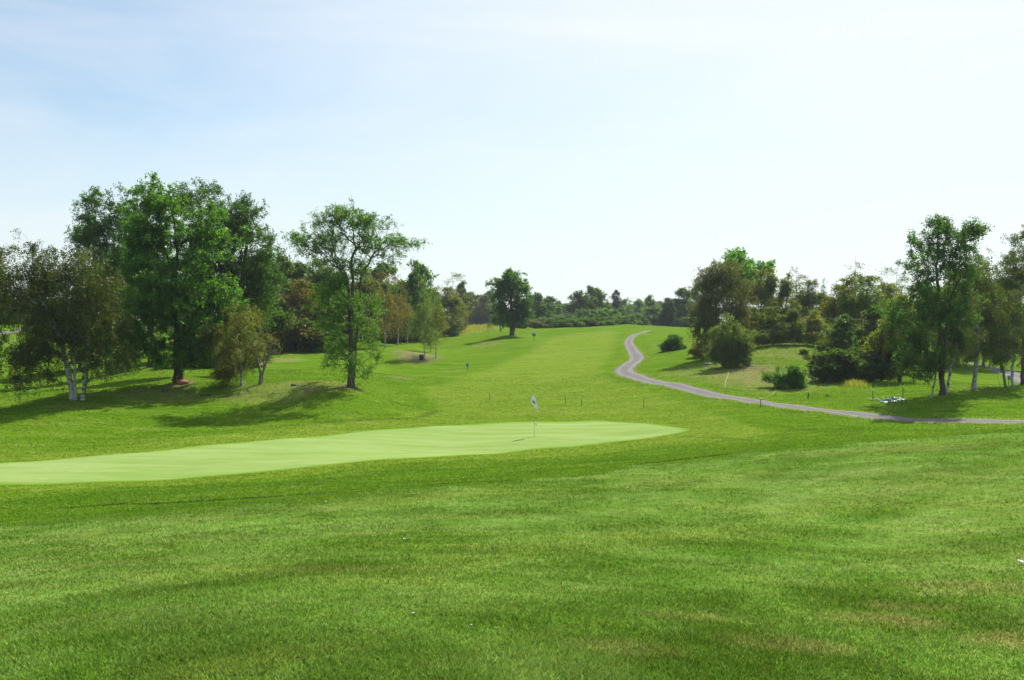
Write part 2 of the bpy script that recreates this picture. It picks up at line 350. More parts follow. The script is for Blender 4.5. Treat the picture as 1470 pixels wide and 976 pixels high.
# putting green: sheet lofted between its near and far edge
def build_green():
    near = hits([(-420, 690), (-200, 698), (0, 697), (120, 694), (250, 689), (367, 679), (500, 665), (620, 657), (735, 650), (857, 638), (935, 629), (975, 622.5), (992, 618.5)])
    far = hits([(-420, 683), (-200, 674), (0, 665), (120, 656), (240, 646), (367, 633.5), (500, 621.5), (620, 612), (735, 606), (855, 604), (935, 608.5), (975, 614), (992, 618)])
    def rs_(P, n):
        t = np.linspace(0, len(P) - 1, n); i = np.clip(t.astype(int), 0, len(P) - 2); f = (t - i)[:, None]
        P = P[:, :2]; g = lambda k: P[np.clip(k, 0, len(P) - 1)]
        a, b, c, d = g(i - 1), g(i), g(i + 1), g(i + 2)
        return .5 * ((2 * b) + (c - a) * f + (2 * a - 5 * b + 4 * c - d) * f ** 2 + (3 * b - 3 * c + d - a) * f ** 3)
    n, m = 260, 110
    global GREEN_POLY
    GREEN_POLY = np.vstack([near[:, :2], far[::-1, :2]])
    A, B = rs_(near, n), rs_(far, n)
    t = np.linspace(0, 1, m)[None, :, None]
    G = A[:, None] * (1 - t) + B[:, None] * t
    X, Y = G[..., 0], G[..., 1]
    e = np.minimum(np.minimum(t[..., 0], 1 - t[..., 0]) * 40, 1) * np.ones_like(X)
    Z = H(X, Y) + .012 * e + .006
    V = np.stack([X, Y, Z], -1).reshape(-1, 3)
    i = np.arange(n - 1)[:, None] * m; j = np.arange(m - 1)[None, :]
    Q = np.stack([i + j, i + m + j, i + m + j + 1, i + j + 1], -1).reshape(-1, 4)
    mt, nt, out = newmat('green_turf')
    s1 = noise(nt, pos(nt, .22, 1.5, 1), .8, 4, .6, .4); s2 = noise(nt, pos(nt, .5, 1, 1), .5, 3); fi = noise(nt, pos(nt), 40, 3)
    c = mix(nt, rng_(nt, s1, .38, .62), (.175, .262, .058), (.245, .325, .105))
    c = mix(nt, rng_(nt, s2, .4, .7, 0, .4), c, (.29, .35, .15)); c = mix(nt, rng_(nt, noise(nt, pos(nt, .5, 2, 1), 3.5, 5, .75), .4, .7, 0, .55), c, (.16, .27, .055))
    c = mix(nt, rng_(nt, math_(nt, 'ADD', attr(nt, 'inner').outputs['Fac'], math_(nt, 'MULTIPLY', noise(nt, pos(nt), 1.5, 5, .7), .6)), .3, .95), (.12, .225, .014), c)
    bp = nd(nt, 'ShaderNodeBump', i_Strength=.3, i_Distance=.015); nt.links.new(fi, bp.inputs['Height'])
    turf_bsdf(nt, out, c, bp.outputs[0])
    o = mesh_np('putting_green', V, Q, mt, smooth=True); fattr(o, 'inner', np.clip(-sdf(GREEN_POLY, V[:, 0], V[:, 1]) / .7, 0, 1))
    tag(o, 'pale closely mown putting green around the flagstick', 'putting green', kind='structure')
build_green()

# gravel cart paths
gm, nt, out = newmat('gravel')
g0 = attr(nt, 'across').outputs['Fac']
wf = noise(nt, pos(nt), .5, 6, .75); fi = noise(nt, pos(nt), 14, 4, .75); mid = noise(nt, pos(nt), 3, 4, .7)
rut = math_(nt, 'ABSOLUTE', math_(nt, 'SUBTRACT', math_(nt, 'ABSOLUTE', g0), .5))
col = mix(nt, rng_(nt, math_(nt, 'ADD', rut, math_(nt, 'MULTIPLY', wf, .25)), .12, .42), (.225, .205, .185), (.11, .102, .094))
col = mix(nt, rng_(nt, mid, .4, .62, 0, .65), col, (.10, .092, .088)); col = mix(nt, rng_(nt, fi, .3, .7, 0, .45), col, (.30, .285, .275))
b = nd(nt, 'ShaderNodeBsdfPrincipled', i_Roughness=1.); b.inputs['Specular IOR Level'].default_value = .1; nt.links.new(col, b.inputs['Base Color'])
bp = nd(nt, 'ShaderNodeBump', i_Strength=.7, i_Distance=.04); nt.links.new(math_(nt, 'ADD', fi, mid), bp.inputs['Height']); nt.links.new(bp.outputs[0], b.inputs['Normal'])
nt.links.new(b.outputs[0], out.inputs[0])
def catmull(P, step):
    P = np.asarray(P, float); out = []
    for i in range(len(P) - 1):
        a = P[max(i - 1, 0)]; b = P[i]; c = P[i + 1]; d = P[min(i + 2, len(P) - 1)]
        k = max(2, int(np.linalg.norm(c[:2] - b[:2]) / step))
        for t in np.arange(k) / k:
            out.append(.5 * ((2 * b) + (c - a) * t + (2 * a - 5 * b + 4 * c - d) * t * t + (3 * b - 3 * c + d - a) * t ** 3))
    out.append(P[-1]); return np.array(out)
rpj = np.random.RandomState(3).normal(0, .035, (2, 997))
def path_sheet(name, PW, label, m=13):
    C = catmull(PW, .35); T = np.gradient(C[:, :2], axis=0); T /= np.linalg.norm(T, axis=1)[:, None]
    N = np.stack([-T[:, 1], T[:, 0]], 1); n = len(C); k = np.arange(n)
    s = np.linspace(-1, 1, m)
    wl = C[:, 2] / 2 * .88 * (1 + .05 * np.sin(k * .11) + .03 * np.sin(k * .23 + 1) + rpj[0][k % 997]); wr = C[:, 2] / 2 * .88 * (1 + .05 * np.sin(k * .09 + 2) + .03 * np.sin(k * .27) + rpj[1][k % 997])
    W = np.where(s[None, :] < 0, wl[:, None], wr[:, None])
    XY = C[:, None, :2] + (N[:, None, :] * (W * s[None, :])[..., None])
    Z = H(XY[..., 0], XY[..., 1]) + .03 - .028 * np.abs(s[None, :]) ** 6
    V = np.dstack([XY, Z]).reshape(-1, 3)
    i = np.arange(n - 1)[:, None] * m; j = np.arange(m - 1)[None, :]
    Q = np.stack([i + j, i + j + 1, i + m + j + 1, i + m + j], -1).reshape(-1, 4)
    o = mesh_np(name, V, Q[:, ::-1], gm, smooth=True); fattr(o, 'across', np.tile(s, n))
    tag(o, label, 'path', kind='structure'); return C
pw = []
for px, py, w in [(1900, 614, 2.6), (1600, 613, 2.6), (1470, 611.3, 2.6), (1390, 609.3, 2.6), (1300, 602.5, 2.6), (1200, 592, 2.6), (1100, 579.5, 2.5), (1000, 562.5, 2.4), (940, 549, 2.4), (912, 541, 2.4), (896, 533, 2.6), (903, 524, 2.6), (914, 515, 2.4), (909, 505, 2.1), (903, 493, 2.0), (905, 486, 1.9), (913, 480, 1.8), (926, 476.6, 1.6)]:
    if px >= 1200:
        dd = float(np.interp(px, [1200, 1300, 1390, 1470, 1600, 1900], [51, 48, 45.8, 44.2, 42.3, 39])); pw.append((ray(px, py)[0] * dd, dd, w)); continue
    p = hit(px, py); pw.append((p[0], p[1], w))
pw.append((pw[-1][0] + 1.6, pw[-1][1] + 5, 1.2))
MAINPATH = list(pw)
path_sheet('path', pw, 'grey gravel cart path winding up the hill on the right')
pw = []
for px, py in [(1385, 521), (1420, 527), (1445, 535), (1475, 546), (1560, 575)]:
    p = hit(px, py); pw.append((p[0], p[1], 3.2))
path_sheet('path', pw, 'short stretch of grey path behind the birches at the right edge')
pw = []
for px, py in [(-120, 496), (-20, 482), (20, 476), (48, 471), (90, 470)]:
    p = hit(px, py); pw.append((p[0], p[1], 4.5))
path_sheet('path', pw, 'distant grey path seen left of the birches')

def edge_tufts(P, n, seed, label):
    rg = np.random.RandomState(seed); P = np.asarray(P); C = catmull(P, .35); T = np.gradient(C[:, :2], axis=0); T /= np.linalg.norm(T, axis=1)[:, None]; N = np.stack([-T[:, 1], T[:, 0]], 1)
    k = rg.randint(0, len(C), n); sd = rg.choice([-1, 1], n); cl = .1 * np.sin(k * .9 + sd) + .08 * np.sin(k * 2.3)
    off = C[k, 2] / 2 * .9 + rg.normal(0, .11, n) + cl
    XY = C[k, :2] + N[k] * (sd * off)[:, None] + T[k] * rg.uniform(-.2, .2, (n, 1)); X, Y = XY.T; Z = H(X, Y)
    hg = rg.uniform(.04, .11, n); a = rg.uniform(0, 6.28, n); w = .02 + .00012 * Y; la = rg.uniform(0, 6.28, n); lean = hg * rg.uniform(.2, 1.2, n)
    V = np.stack([np.stack([X - np.cos(a) * w, Y - np.sin(a) * w, Z - .02], 1), np.stack([X + np.cos(a) * w, Y + np.sin(a) * w, Z - .02], 1), np.stack([X + np.cos(la) * lean, Y + np.sin(la) * lean, Z + hg + .02], 1)], 1).reshape(-1, 3)
    c = np.array([(.08, .155, .012), (.11, .18, .02), (.15, .17, .05)])[rg.randint(0, 3, n)] * rg.uniform(.75, 1.2, (n, 1))
    o = mesh_np('grass', V, np.arange(3 * n).reshape(-1, 3), LEAFM, tint=np.repeat(c, 3, 0)); tag(o, label, 'grass', kind='stuff')
# ------------------------------------------------------------------ grass blades near the camera
def build_blades():
    rg = np.random.RandomState(11)
    N = 1650000
    u = rg.rand(N); r0, r1, k = 2.7, 34., -.75
    r = (r0 ** k + u * (r1 ** k - r0 ** k)) ** (1 / k)
    phi = rg.uniform(-R(54), R(54), N); keep0 = rg.rand(N) < np.clip(1 - (np.abs(phi) - R(36)) / R(7), .3, 1)
    phi, r = phi[keep0], r[keep0]; N = len(phi)
    X = r * np.sin(phi); Y = r * np.cos(phi)
    # tufts
    tx = rg.normal(0, 1, N) * .0
    yf = np.interp(X, FE[:, 0], FE[:, 1])
    keep = Y < yf + .9 * rg.randn(N)
    patch = (np.sin(X * 2.3 + 1.3 * np.sin(Y * 1.9)) + np.sin(Y * 3.1 + 1.7 * np.sin(X * 1.3 + 2)) + np.sin(X * .9 - Y * 1.1)) / 3
    tuft = (np.sin(X * 17 + 3 * np.sin(Y * 11)) * np.sin(Y * 19 + 3 * np.sin(X * 13)))
    keep &= rg.rand(N) < .62 + .25 * patch + .2 * tuft
    X, Y, r, patch, tuft = X[keep], Y[keep], r[keep], patch[keep], tuft[keep]; n = len(X)
    Z = H(X, Y)
    hgt = rg.uniform(.010, .026, n) * (1 + .35 * patch + .25 * tuft); wid = .0022 + .00062 * r
    hgt *= 1 + .012 * r
    a = rg.uniform(0, 6.28, n); lean = rg.uniform(.2, 1.5, n) * hgt; la = rg.uniform(0, 6.28, n)
    dx, dy = np.cos(a) * wid, np.sin(a) * wid
    B1 = np.stack([X - dx, Y - dy, Z - .004], 1); B2 = np.stack([X + dx, Y + dy, Z - .004], 1)
    Tp = np.stack([X + np.cos(la) * lean, Y + np.sin(la) * lean, Z + hgt], 1)
    V = np.stack([B1, B2, Tp], 1).reshape(-1, 3); Fs = np.arange(3 * n).reshape(-1, 3)
    br = rg.uniform(.5, 1.45, n)[:, None]; yel = (rg.rand(n) < .08 + .5 * masks(X, Y)[2])[:, None]
    t = np.where(yel, np.array([1.45, 1.2, 1.5]), np.array([1., 1., 1.])) * br
    t[:, 0] *= rg.uniform(.8, 1.25, n)
    o = mesh_np('grass', V, Fs, blade_material(), tint=np.repeat(t, 3, 0))
    fo, fa, dr, so, li, lu = masks(X, Y)
    for nme, v in (('fore', fo), ('fair', fa), ('dry', dr), ('soil', so * 0), ('line', li * 0), ('lush', lu)): fattr(o, nme, np.repeat(v, 3))
    tag(o, 'short rough grass blades covering the near slope', 'grass', kind='stuff')
build_blades()
def build_mown():
    rg = np.random.RandomState(12); N = 620000
    r0, r1, k = 15., 85., -.35; u = rg.rand(N); r = (r0 ** k + u * (r1 ** k - r0 ** k)) ** (1 / k); phi = rg.uniform(-R(35), R(35), N)
    X = r * np.sin(phi); Y = r * np.cos(phi); yf = np.interp(X, FE[:, 0], FE[:, 1])
    patch = (np.sin(X * .9 + 1.3 * np.sin(Y * .33)) + np.sin(Y * .8 + 1.7 * np.sin(X * .5 + 2)) + np.sin(X * 1.9 - Y * .7)) / 3
    keep = (Y > yf - .8 * np.abs(rg.randn(N))) & (rg.rand(N) < .75 + .3 * patch)
    X, Y, r = X[keep], Y[keep], r[keep]
    C = catmull(MAINPATH, 1.5); onp = np.zeros(len(X), bool)
    for i in range(0, len(C)): onp |= (X - C[i, 0]) ** 2 + (Y - C[i, 1]) ** 2 < (C[i, 2] * .5) ** 2
    keep = (sdf(GREEN_POLY, X, Y) > .02) & ~onp; X, Y, r = X[keep], Y[keep], r[keep]; n = len(X); Z = H(X, Y)
    hg = rg.uniform(.012, .028, n) * (1 + .008 * r); a = rg.uniform(0, 6.28, n); w = .0009 * r; la = rg.uniform(0, 6.28, n); lean = hg * rg.uniform(.5, 2.2, n)
    V = np.stack([np.stack([X - np.cos(a) * w, Y - np.sin(a) * w, Z - .004], 1), np.stack([X + np.cos(a) * w, Y + np.sin(a) * w, Z - .004], 1), np.stack([X + np.cos(la) * lean, Y + np.sin(la) * lean, Z + hg], 1)], 1).reshape(-1, 3)
    o = mesh_np('grass', V, np.arange(3 * n).reshape(-1, 3), bpy.data.materials['grass_blades'], tint=np.repeat(np.ones((n, 3)) * rg.uniform(.6, 1.15, (n, 1)), 3, 0))
    fo, fa, dr, so, li, lu = masks(X, Y)
    for nme, v in (('fore', fo), ('fair', fa), ('dry', dr), ('soil', so), ('line', li), ('lush', lu)): fattr(o, nme, np.repeat(v, 3))
    tag(o, 'finely mown turf around the putting green and on the fairway', 'mown turf', kind='stuff')
build_mown()
def tall_grass(name, poly_px, n, hmin, hmax, cols, label, seed, spread=1.2):
    rg = np.random.RandomState(seed); P = hits(poly_px)
    t = rg.rand(n) * (len(P) - 1); i = t.astype(int); f = (t - i)[:, None]
    q = P[i, :2] * (1 - f) + P[i + 1, :2] * f + rg.normal(0, spread * .5, (n, 2)) * np.array([.6, 1])
    X, Y = q.T; Z = H(X, Y); hg = rg.uniform(hmin, hmax, n); a = rg.uniform(0, 6.28, n); w = .018 + .0001 * Y
    lean = rg.uniform(.05, .5, n) * hg; la = rg.uniform(0, 6.28, n)
    V = np.stack([np.stack([X - np.cos(a) * w, Y - np.sin(a) * w, Z - .02], 1), np.stack([X + np.cos(a) * w, Y + np.sin(a) * w, Z - .02], 1), np.stack([X + np.cos(la) * lean, Y + np.sin(la) * lean, Z + hg], 1)], 1).reshape(-1, 3)
    c = np.array(cols)[rg.randint(0, len(cols), n)] * rg.uniform(.7, 1.3, (n, 1))
    o = mesh_np(name, V, np.arange(3 * n).reshape(-1, 3), LEAFM, tint=np.repeat(c, 3, 0))
    tag(o, label, 'tall grass', kind='stuff')
LEAFM = leaf_material('leaf')
edge_tufts(MAINPATH, 26000, 12, 'ragged grass creeping over both edges of the gravel path')
SGREEN = [(.08, .15, .02), (.07, .14, .02), (.12, .15, .04)]; SDRY = [(.22, .18, .09), (.17, .15, .06), (.09, .13, .03)]
tall_grass('tall_grass', [(1165, 569), (1190, 566), (1215, 560), (1235, 556), (1290, 552), (1325, 549)], 7000, .08, .28, SGREEN, 'strip of tall green grass along the foot of the dark shrubs', 3)
tall_grass('tall_grass', [(1222, 557), (1232, 555)], 700, .3, .6, SDRY, 'pale dry tuft of grass at the end of the dark shrubs', 4, .9)
tall_grass('tall_grass', [(650, 479), (662, 476), (675, 473), (690, 470)], 7000, .3, .8, SDRY, 'tawny weeds left of the lone round tree', 5, 6)
tall_grass('tall_grass', [(1050, 500), (1100, 503), (1150, 500), (1175, 515)], 5000, .06, .22, SGREEN, 'thin undergrowth at the foot of the right hand wood', 6, 6)
# ------------------------------------------------------------------ trees
BARK = bark_material('bark', (.085, .07, .055), (.04, .034, .028))
GREYBARK = bark_material('grey_bark', (.2, .18, .16), (.09, .08, .07))
BIRCH = bark_material('birch_bark', (.42, .41, .4), (.06, .05, .045), True)
def unit(v): return v / (np.linalg.norm(v, axis=-1, keepdims=True) + 1e-9)
def grow(stems, tips, rg, fork=.25, pathw=.3, up=.4, seg=.45, curl=.07):
    """branches as shortest-path tree from the stems to every tip. stems: list of (n,3) polylines"""
    P, par, pl, ok = [], [], [], []
    chains = []
    top = max(s[-1][2] for s in stems)
    for s in stems:
        c = []
        L = np.r_[0, np.cumsum(np.linalg.norm(np.diff(s, axis=0), axis=1))]
        n = max(3, int(L[-1] / (seg * .8)))
        t = np.linspace(0, L[-1], n)
        S = np.stack([np.interp(t, L, s[:, k]) for k in range(3)], 1)
        S[1:-1, :2] += rg.normal(0, .02 * L[-1] / 6, (n - 2, 2))
        for i in range(n):
            c.append(len(P)); P.append(S[i]); par.append(-1 if i == 0 else len(P) - 2); pl.append(t[i]); ok.append(S[i][2] > fork * top)
        chains.append(c)
    base = np.array(P)
    dist = np.min(np.linalg.norm(tips[:, None] - base[None], axis=2), axis=1)
    order = np.argsort(dist)
    cap = len(P) + len(tips) * 40
    PP = np.zeros((cap, 3)); PL = np.zeros(cap); OK = np.zeros(cap, bool)
    n = len(P); PP[:n] = P; PL[:n] = pl; OK[:n] = ok
    par = list(par); tipnodes = []
    for ti in order:
        tp = tips[ti]; v = tp - PP[:n]; d = np.linalg.norm(v, axis=1)
        cost = d + pathw * PL[:n] + up * np.maximum(0, -v[:, 2]) + np.where(OK[:n], 0, 1e3)
        k = int(np.argmin(cost)); dd = d[k]
        m = max(1, int(round(dd / seg)))
        a = PP[k]; p = par[k]; dirp = unit(PP[k] - PP[p]) if p >= 0 else np.array([0, 0, 1.])
        ctrl = a + dirp * dd * .3 + np.array([0, 0, 1.]) * dd * .12 * (1 if up > 0 else 2.)
        ch = [k]
        for q in range(1, m + 1):
            t = q / m; b = a * (1 - t) ** 2 + 2 * ctrl * t * (1 - t) + tp * t * t
            if q < m: b = b + rg.normal(0, curl * seg * .35, 3)
            PP[n] = b; PL[n] = PL[ch[-1]] + np.linalg.norm(b - PP[ch[-1]]); OK[n] = True; par.append(ch[-1]); ch.append(n); n += 1
        chains.append(ch); tipnodes.append(n - 1)
    return PP[:n], np.array(par), chains, np.array(tipnodes)
def wood_mesh(P, par, chains, tipn, r_base, n_stems, pexp=1.75, rmin=.006, sides=7, flare=1.25):
    n = len(P); w = np.zeros(n); w[tipn] = 1
    for i in range(n - 1, 0, -1):
        if par[i] >= 0: w[par[i]] += w[i]
    w = np.maximum(w, .5)
    r = w ** (1 / pexp); r0 = max(r[c[0]] for c in chains[:n_stems]); r = np.maximum(r / r0 * r_base, rmin)
    parts = []; thick = []
    for ci, c in enumerate(chains):
        path = P[c]; rad = r[c].copy()
        if ci < n_stems:
            k = len(c); rad[0] *= flare * 1.15; rad[1] *= 1.05
            path = np.vstack([path[0] - (path[1] - path[0]) * .0 - [0, 0, .35], path]); rad = np.r_[rad[0] * 1.15, rad]
            s = sides
        else:
            rad[0] = min(rad[0], rad[1] * 1.5); s = 5 if rad[0] > .04 else 3
        parts.append(tube(path, rad, s)); thick.append((rad, s))
    th = np.concatenate([np.repeat(x, k) for x, k in thick])
    return joinq(parts), th
def leaves(P, par, chains, tipn, rg, n_twig=5, n_leaf=10, L=.55, droop=.15, size=.11, width=.55, cols=((.05, .09, .02),), jit=.06, colvar=.35, upn=.5, inner=.35, down=0., mask=None):
    tp = P[tipn]; dr = unit(P[tipn] - P[par[tipn]])
    base = tp; D = dr; nt_ = len(tp)
    # also some twigs from inside the branches
    other = np.arange(len(P)); mid = rg.choice(other[len(chains[0]):], int(nt_ * inner)) if inner > 0 and len(P) > len(chains[0]) + 3 else np.array([], int)
    if len(mid):
        base = np.vstack([base, P[mid]]); D = np.vstack([D, unit(P[mid] - P[par[mid]])])
    C = len(base); nt2 = n_twig
    tw = unit(D[:, None] * .75 + rg.normal(0, .75, (C, nt2, 3)) + np.array([0, 0, -down]))
    Lg = L * rg.uniform(.45, 1.15, (C, nt2, 1, 1))
    t = rg.rand(C, nt2, n_leaf, 1) ** .8
    pos_ = base[:, None, None] + tw[:, :, None] * Lg * t + rg.normal(0, jit, (C, nt2, n_leaf, 3))
    pos_[..., 2] -= (droop * t[..., 0] ** 2 * Lg[..., 0] / .5 + down * t[..., 0] ** 2 * Lg[..., 0] * .5)
    pos_ = pos_.reshape(-1, 3); N = len(pos_)
    cl = np.repeat(rg.rand(C), nt2 * n_leaf)
    cidx = np.repeat(rg.randint(0, len(cols), C), nt2 * n_leaf)
    sw = rg.rand(N) < .25; cidx = np.where(sw, rg.randint(0, len(cols), N), cidx)
    d1 = unit(rg.normal(0, 1, (N, 3)) + np.array([0, 0, -.5 - down])); nn = unit(rg.normal(0, .8, (N, 3)) + np.array([0, 0, upn * 1.6]))
    d2 = unit(np.cross(nn, d1)); s = size * rg.uniform(.6, 1.25, (N, 1))
    V = np.stack([pos_, pos_ + d1 * s * .45 + d2 * s * width * .5, pos_ + d1 * s, pos_ + d1 * s * .45 - d2 * s * width * .5], 1).reshape(-1, 3)
    Q = np.arange(4 * N).reshape(-1, 4)
    c = np.array(cols)[cidx] * (1 + colvar * (cl[:, None] - .5) * 1.2) * rg.uniform(1 - colvar, 1 + colvar, (N, 1))
    return V, Q, np.repeat(c, 4, 0)
def lobes_tips(lobes, n, rg, shell=.5, per=6, spread=.3):
    """lobes rows: cx,cy,cz,rx,ry,rz"""
    L = np.array(lobes, float); n0 = n; n = max(12, n0 // per)
    w = (L[:, 3] * L[:, 4] * L[:, 5]) ** .72; k = rg.choice(len(L), n, p=w / w.sum())
    v = unit(rg.normal(0, 1, (n, 3))) * (rg.rand(n, 1) ** (1 / 3 * (1 - shell) + .12))
    C = L[k, :3] + v * L[k, 3:]; q = rg.randint(0, n, n0); sc_ = np.clip(L[k, 3:].mean(1), .5, 2.)[q][:, None]
    return C[q] + rg.normal(0, spread, (n0, 3)) * sc_ * np.array([1.2, 1.2, .8])
def add_tree(name, base, stems, lobes, seed, label, cat='tree', group=None, nt=400, r=.16, bark=None, leafkw=None, growkw=None, shell=.5, per=6, spread=.3):
    rg = np.random.RandomState(seed)
    tips = lobes_tips(lobes, nt, rg, shell, per, spread)
    tips[:, 2] = np.maximum(tips[:, 2], .25)
    P, par, ch, tn = grow([np.array(s, float) for s in stems], tips, rg, **(growkw or {}))
    (V, Q), rr = wood_mesh(P, par, ch, tn, r, len(stems))
    e = empty(name, base)
    tk = mesh_np('trunk', V, Q, bark or BARK, e, smooth=True); fattr(tk, 'thick', rr)
    LV, LQ, LT = leaves(P, par, ch, tn, rg, **(leafkw or {}))
    mesh_np('crown', LV, LQ, LEAFM, e, tint=LT)
    tag(e, label, cat, group); return e
def hero(name, px, py, stems_px, lobes_px, seed, label, depth=.9, d=None, **kw):
    """px,py: foot of the trunk in the photograph. stems and lobes measured there, turned into metres at the tree's own distance"""
    b = hit(px, py) if d is None else None
    if b is None:
        x = ray(px, py)[0] * d; b = np.array([x, d, h1(x, d)])
    D = b[1]; s = D / F; rg = np.random.RandomState(seed + 999)
    z0 = ray(px, py)[2] * D - b[2] if d is not None else 0
    def loc(x, y, dy=0):
        w = ray(x, y) * D; return [w[0] - b[0], dy, w[2] - b[2]]
    stems = []
    for st in stems_px:
        dy = rg.uniform(-.3, .3) * len(stems); ln = []
        for i, (x, y) in enumerate(st):
            q = loc(x, y, dy * (1 + i * .6)); 
            if i == 0: q[2] = h1(q[0] + b[0], q[1] + b[1]) - b[2]
            ln.append(q)
        stems.append(ln)
    lobes = []
    xs = [l[0] for l in lobes_px]; span = (max(xs) - min(xs)) * s
    for x, y, rx, ry in lobes_px:
        q = loc(x, y, rg.uniform(-1, 1) * span * .28 * depth); lobes.append((q[0], q[1], q[2], rx * s, max(rx, ry * .7) * s * 1.05, ry * s))
    if 'group' not in kw: kw['group'] = None
    return add_tree(name, b, stems, lobes, seed, label, **kw)
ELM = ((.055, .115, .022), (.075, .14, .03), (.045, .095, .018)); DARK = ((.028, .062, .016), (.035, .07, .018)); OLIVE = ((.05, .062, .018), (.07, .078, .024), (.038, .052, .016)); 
BRT = ((.05, .115, .018), (.075, .155, .026), (.038, .085, .016)); BROWN = ((.10, .075, .035), (.085, .08, .032), (.13, .09, .04)); YG = ((.12, .16, .02), (.07, .12, .02), (.16, .15, .03)); FRESH = ((.07, .14, .03), (.09, .17, .045))
# --- the tall group on the left
hero('birch_tree', 112, 574, [[(109, 574), (106, 520), (103, 470), (92, 420), (85, 380)], [(105, 574), (98, 530), (85, 480), (60, 430), (40, 390)], [(120, 573), (124, 530), (132, 470), (135, 420)], [(117, 573), (122, 548), (118, 500), (110, 450)]],
     [(33, 378, 26, 32), (85, 378, 30, 32), (12, 392, 24, 34), (-20, 395, 26, 30), (60, 415, 45, 34), (128, 405, 32, 42), (150, 455, 30, 42), (30, 445, 36, 34), (90, 455, 42, 38), (60, 500, 30, 38), (80, 508, 16, 36), (38, 520, 22, 28), (142, 490, 24, 34), (14, 478, 12, 12), (30, 505, 9, 32), (82, 540, 8, 14), (150, 495, 24, 26)],
     3, 'drooping olive brown birch with white trunks at the left edge', nt=1100, r=.15, bark=BIRCH,
     leafkw=dict(n_twig=6, n_leaf=13, L=.7, droop=.2, down=.9, size=.11, cols=OLIVE + ((.035, .05, .018),), inner=.3), growkw=dict(fork=.3, up=0., pathw=.25))
hero('shade_tree', 216, 527, [[(217, 527), (215, 450), (205, 380), (190, 320), (185, 300)]],
     [(145, 310, 24, 28), (175, 305, 28, 24), (125, 345, 18, 22), (150, 355, 34, 34), (195, 330, 34, 36), (150, 405, 34, 30), (195, 390, 40, 40), (165, 450, 34, 34), (210, 440, 36, 36), (185, 490, 30, 20)],
     7, 'dark spreading tree behind the birch, leaning out to the left', nt=1150, r=.3, leafkw=dict(n_twig=6, n_leaf=12, L=.8, droop=.05, size=.16, cols=DARK + ((.045, .10, .02), (.04, .085, .018)), inner=.4), growkw=dict(fork=.25, up=.5))
hero('shade_tree', 322, 543, [[(322, 543), (322, 470), (318, 400), (312, 340), (300, 300)], [(328, 543), (334, 460), (345, 400), (350, 350)]],
     [(275, 283, 22, 20), (305, 285, 24, 24), (335, 300, 24, 26), (355, 330, 26, 30), (372, 352, 20, 24), (330, 350, 34, 36), (292, 330, 30, 34), (378, 385, 16, 26), (345, 400, 36, 40), (300, 400, 34, 40), (360, 440, 28, 36), (325, 460, 30, 40), (290, 460, 24, 34), (375, 425, 14, 20)],
     9, 'tall dark tree with rising branches, rightmost of the big left group', nt=1150, r=.3, d=73, leafkw=dict(n_twig=6, n_leaf=12, L=.75, droop=.05, size=.15, cols=DARK + ((.05, .10, .022), (.04, .085, .02)), inner=.4), growkw=dict(fork=.25, up=.5))
hero('maple_tree', 254, 549, [[(253, 549), (253, 500), (252, 430), (254, 370), (250, 320), (246, 300)], [(262, 549), (260, 500), (266, 430), (275, 370)]],
     [(218, 290, 26, 18), (250, 290, 26, 22), (215, 320, 26, 24), (265, 320, 30, 30), (300, 335, 32, 28), (228, 350, 42, 34), (205, 365, 24, 28), (285, 375, 36, 32), (222, 400, 44, 34), (300, 415, 34, 28), (205, 430, 26, 30), (262, 440, 40, 34), (320, 440, 22, 22), (208, 475, 36, 28), (288, 480, 28, 24), (305, 470, 26, 22), (228, 503, 22, 18), (280, 506, 20, 15), (185, 470, 18, 22), (190, 500, 14, 16)],
     11, 'tall bright green leafy tree standing beside the small orange earth mound', nt=1150, r=.2, leafkw=dict(n_twig=6, n_leaf=11, L=.6, droop=.08, size=.15, width=.7, cols=BRT + ((.05, .115, .02),), inner=.35, upn=.35), growkw=dict(fork=.12, up=.35))
hero('birch_tree', 347, 554, [[(347, 554), (346, 520), (343, 470), (345, 440)]],
     [(345, 452, 24, 20), (330, 475, 26, 24), (360, 478, 24, 24), (342, 500, 36, 24), (318, 520, 18, 18), (366, 510, 20, 20), (340, 526, 30, 12), (322, 535, 14, 10)],
     13, 'short drooping olive birch with pale trunk, in front of the tall group', nt=420, r=.085, bark=BIRCH, leafkw=dict(n_twig=5, n_leaf=12, L=.42, droop=.1, down=.7, size=.095, cols=((.10, .10, .035), (.075, .085, .028), (.12, .13, .045)), inner=.3), growkw=dict(fork=.3, up=0., seg=.3))
hero('small_tree', 373, 552, [[(373, 552), (374, 535), (368, 510), (362, 485)], [(374, 552), (376, 536), (384, 510), (389, 490)], [(374, 551), (375, 530), (376, 500)]],
     [(362, 492, 12, 18), (378, 488, 14, 18), (390, 495, 10, 16), (375, 505, 16, 12)],
     17, 'small sparse tree with bare forking stems beside the drooping birch', nt=110, r=.085, bark=GREYBARK, leafkw=dict(n_twig=3, n_leaf=4, L=.35, size=.07, cols=BROWN, inner=.2), growkw=dict(fork=.35, up=.8, seg=.3))
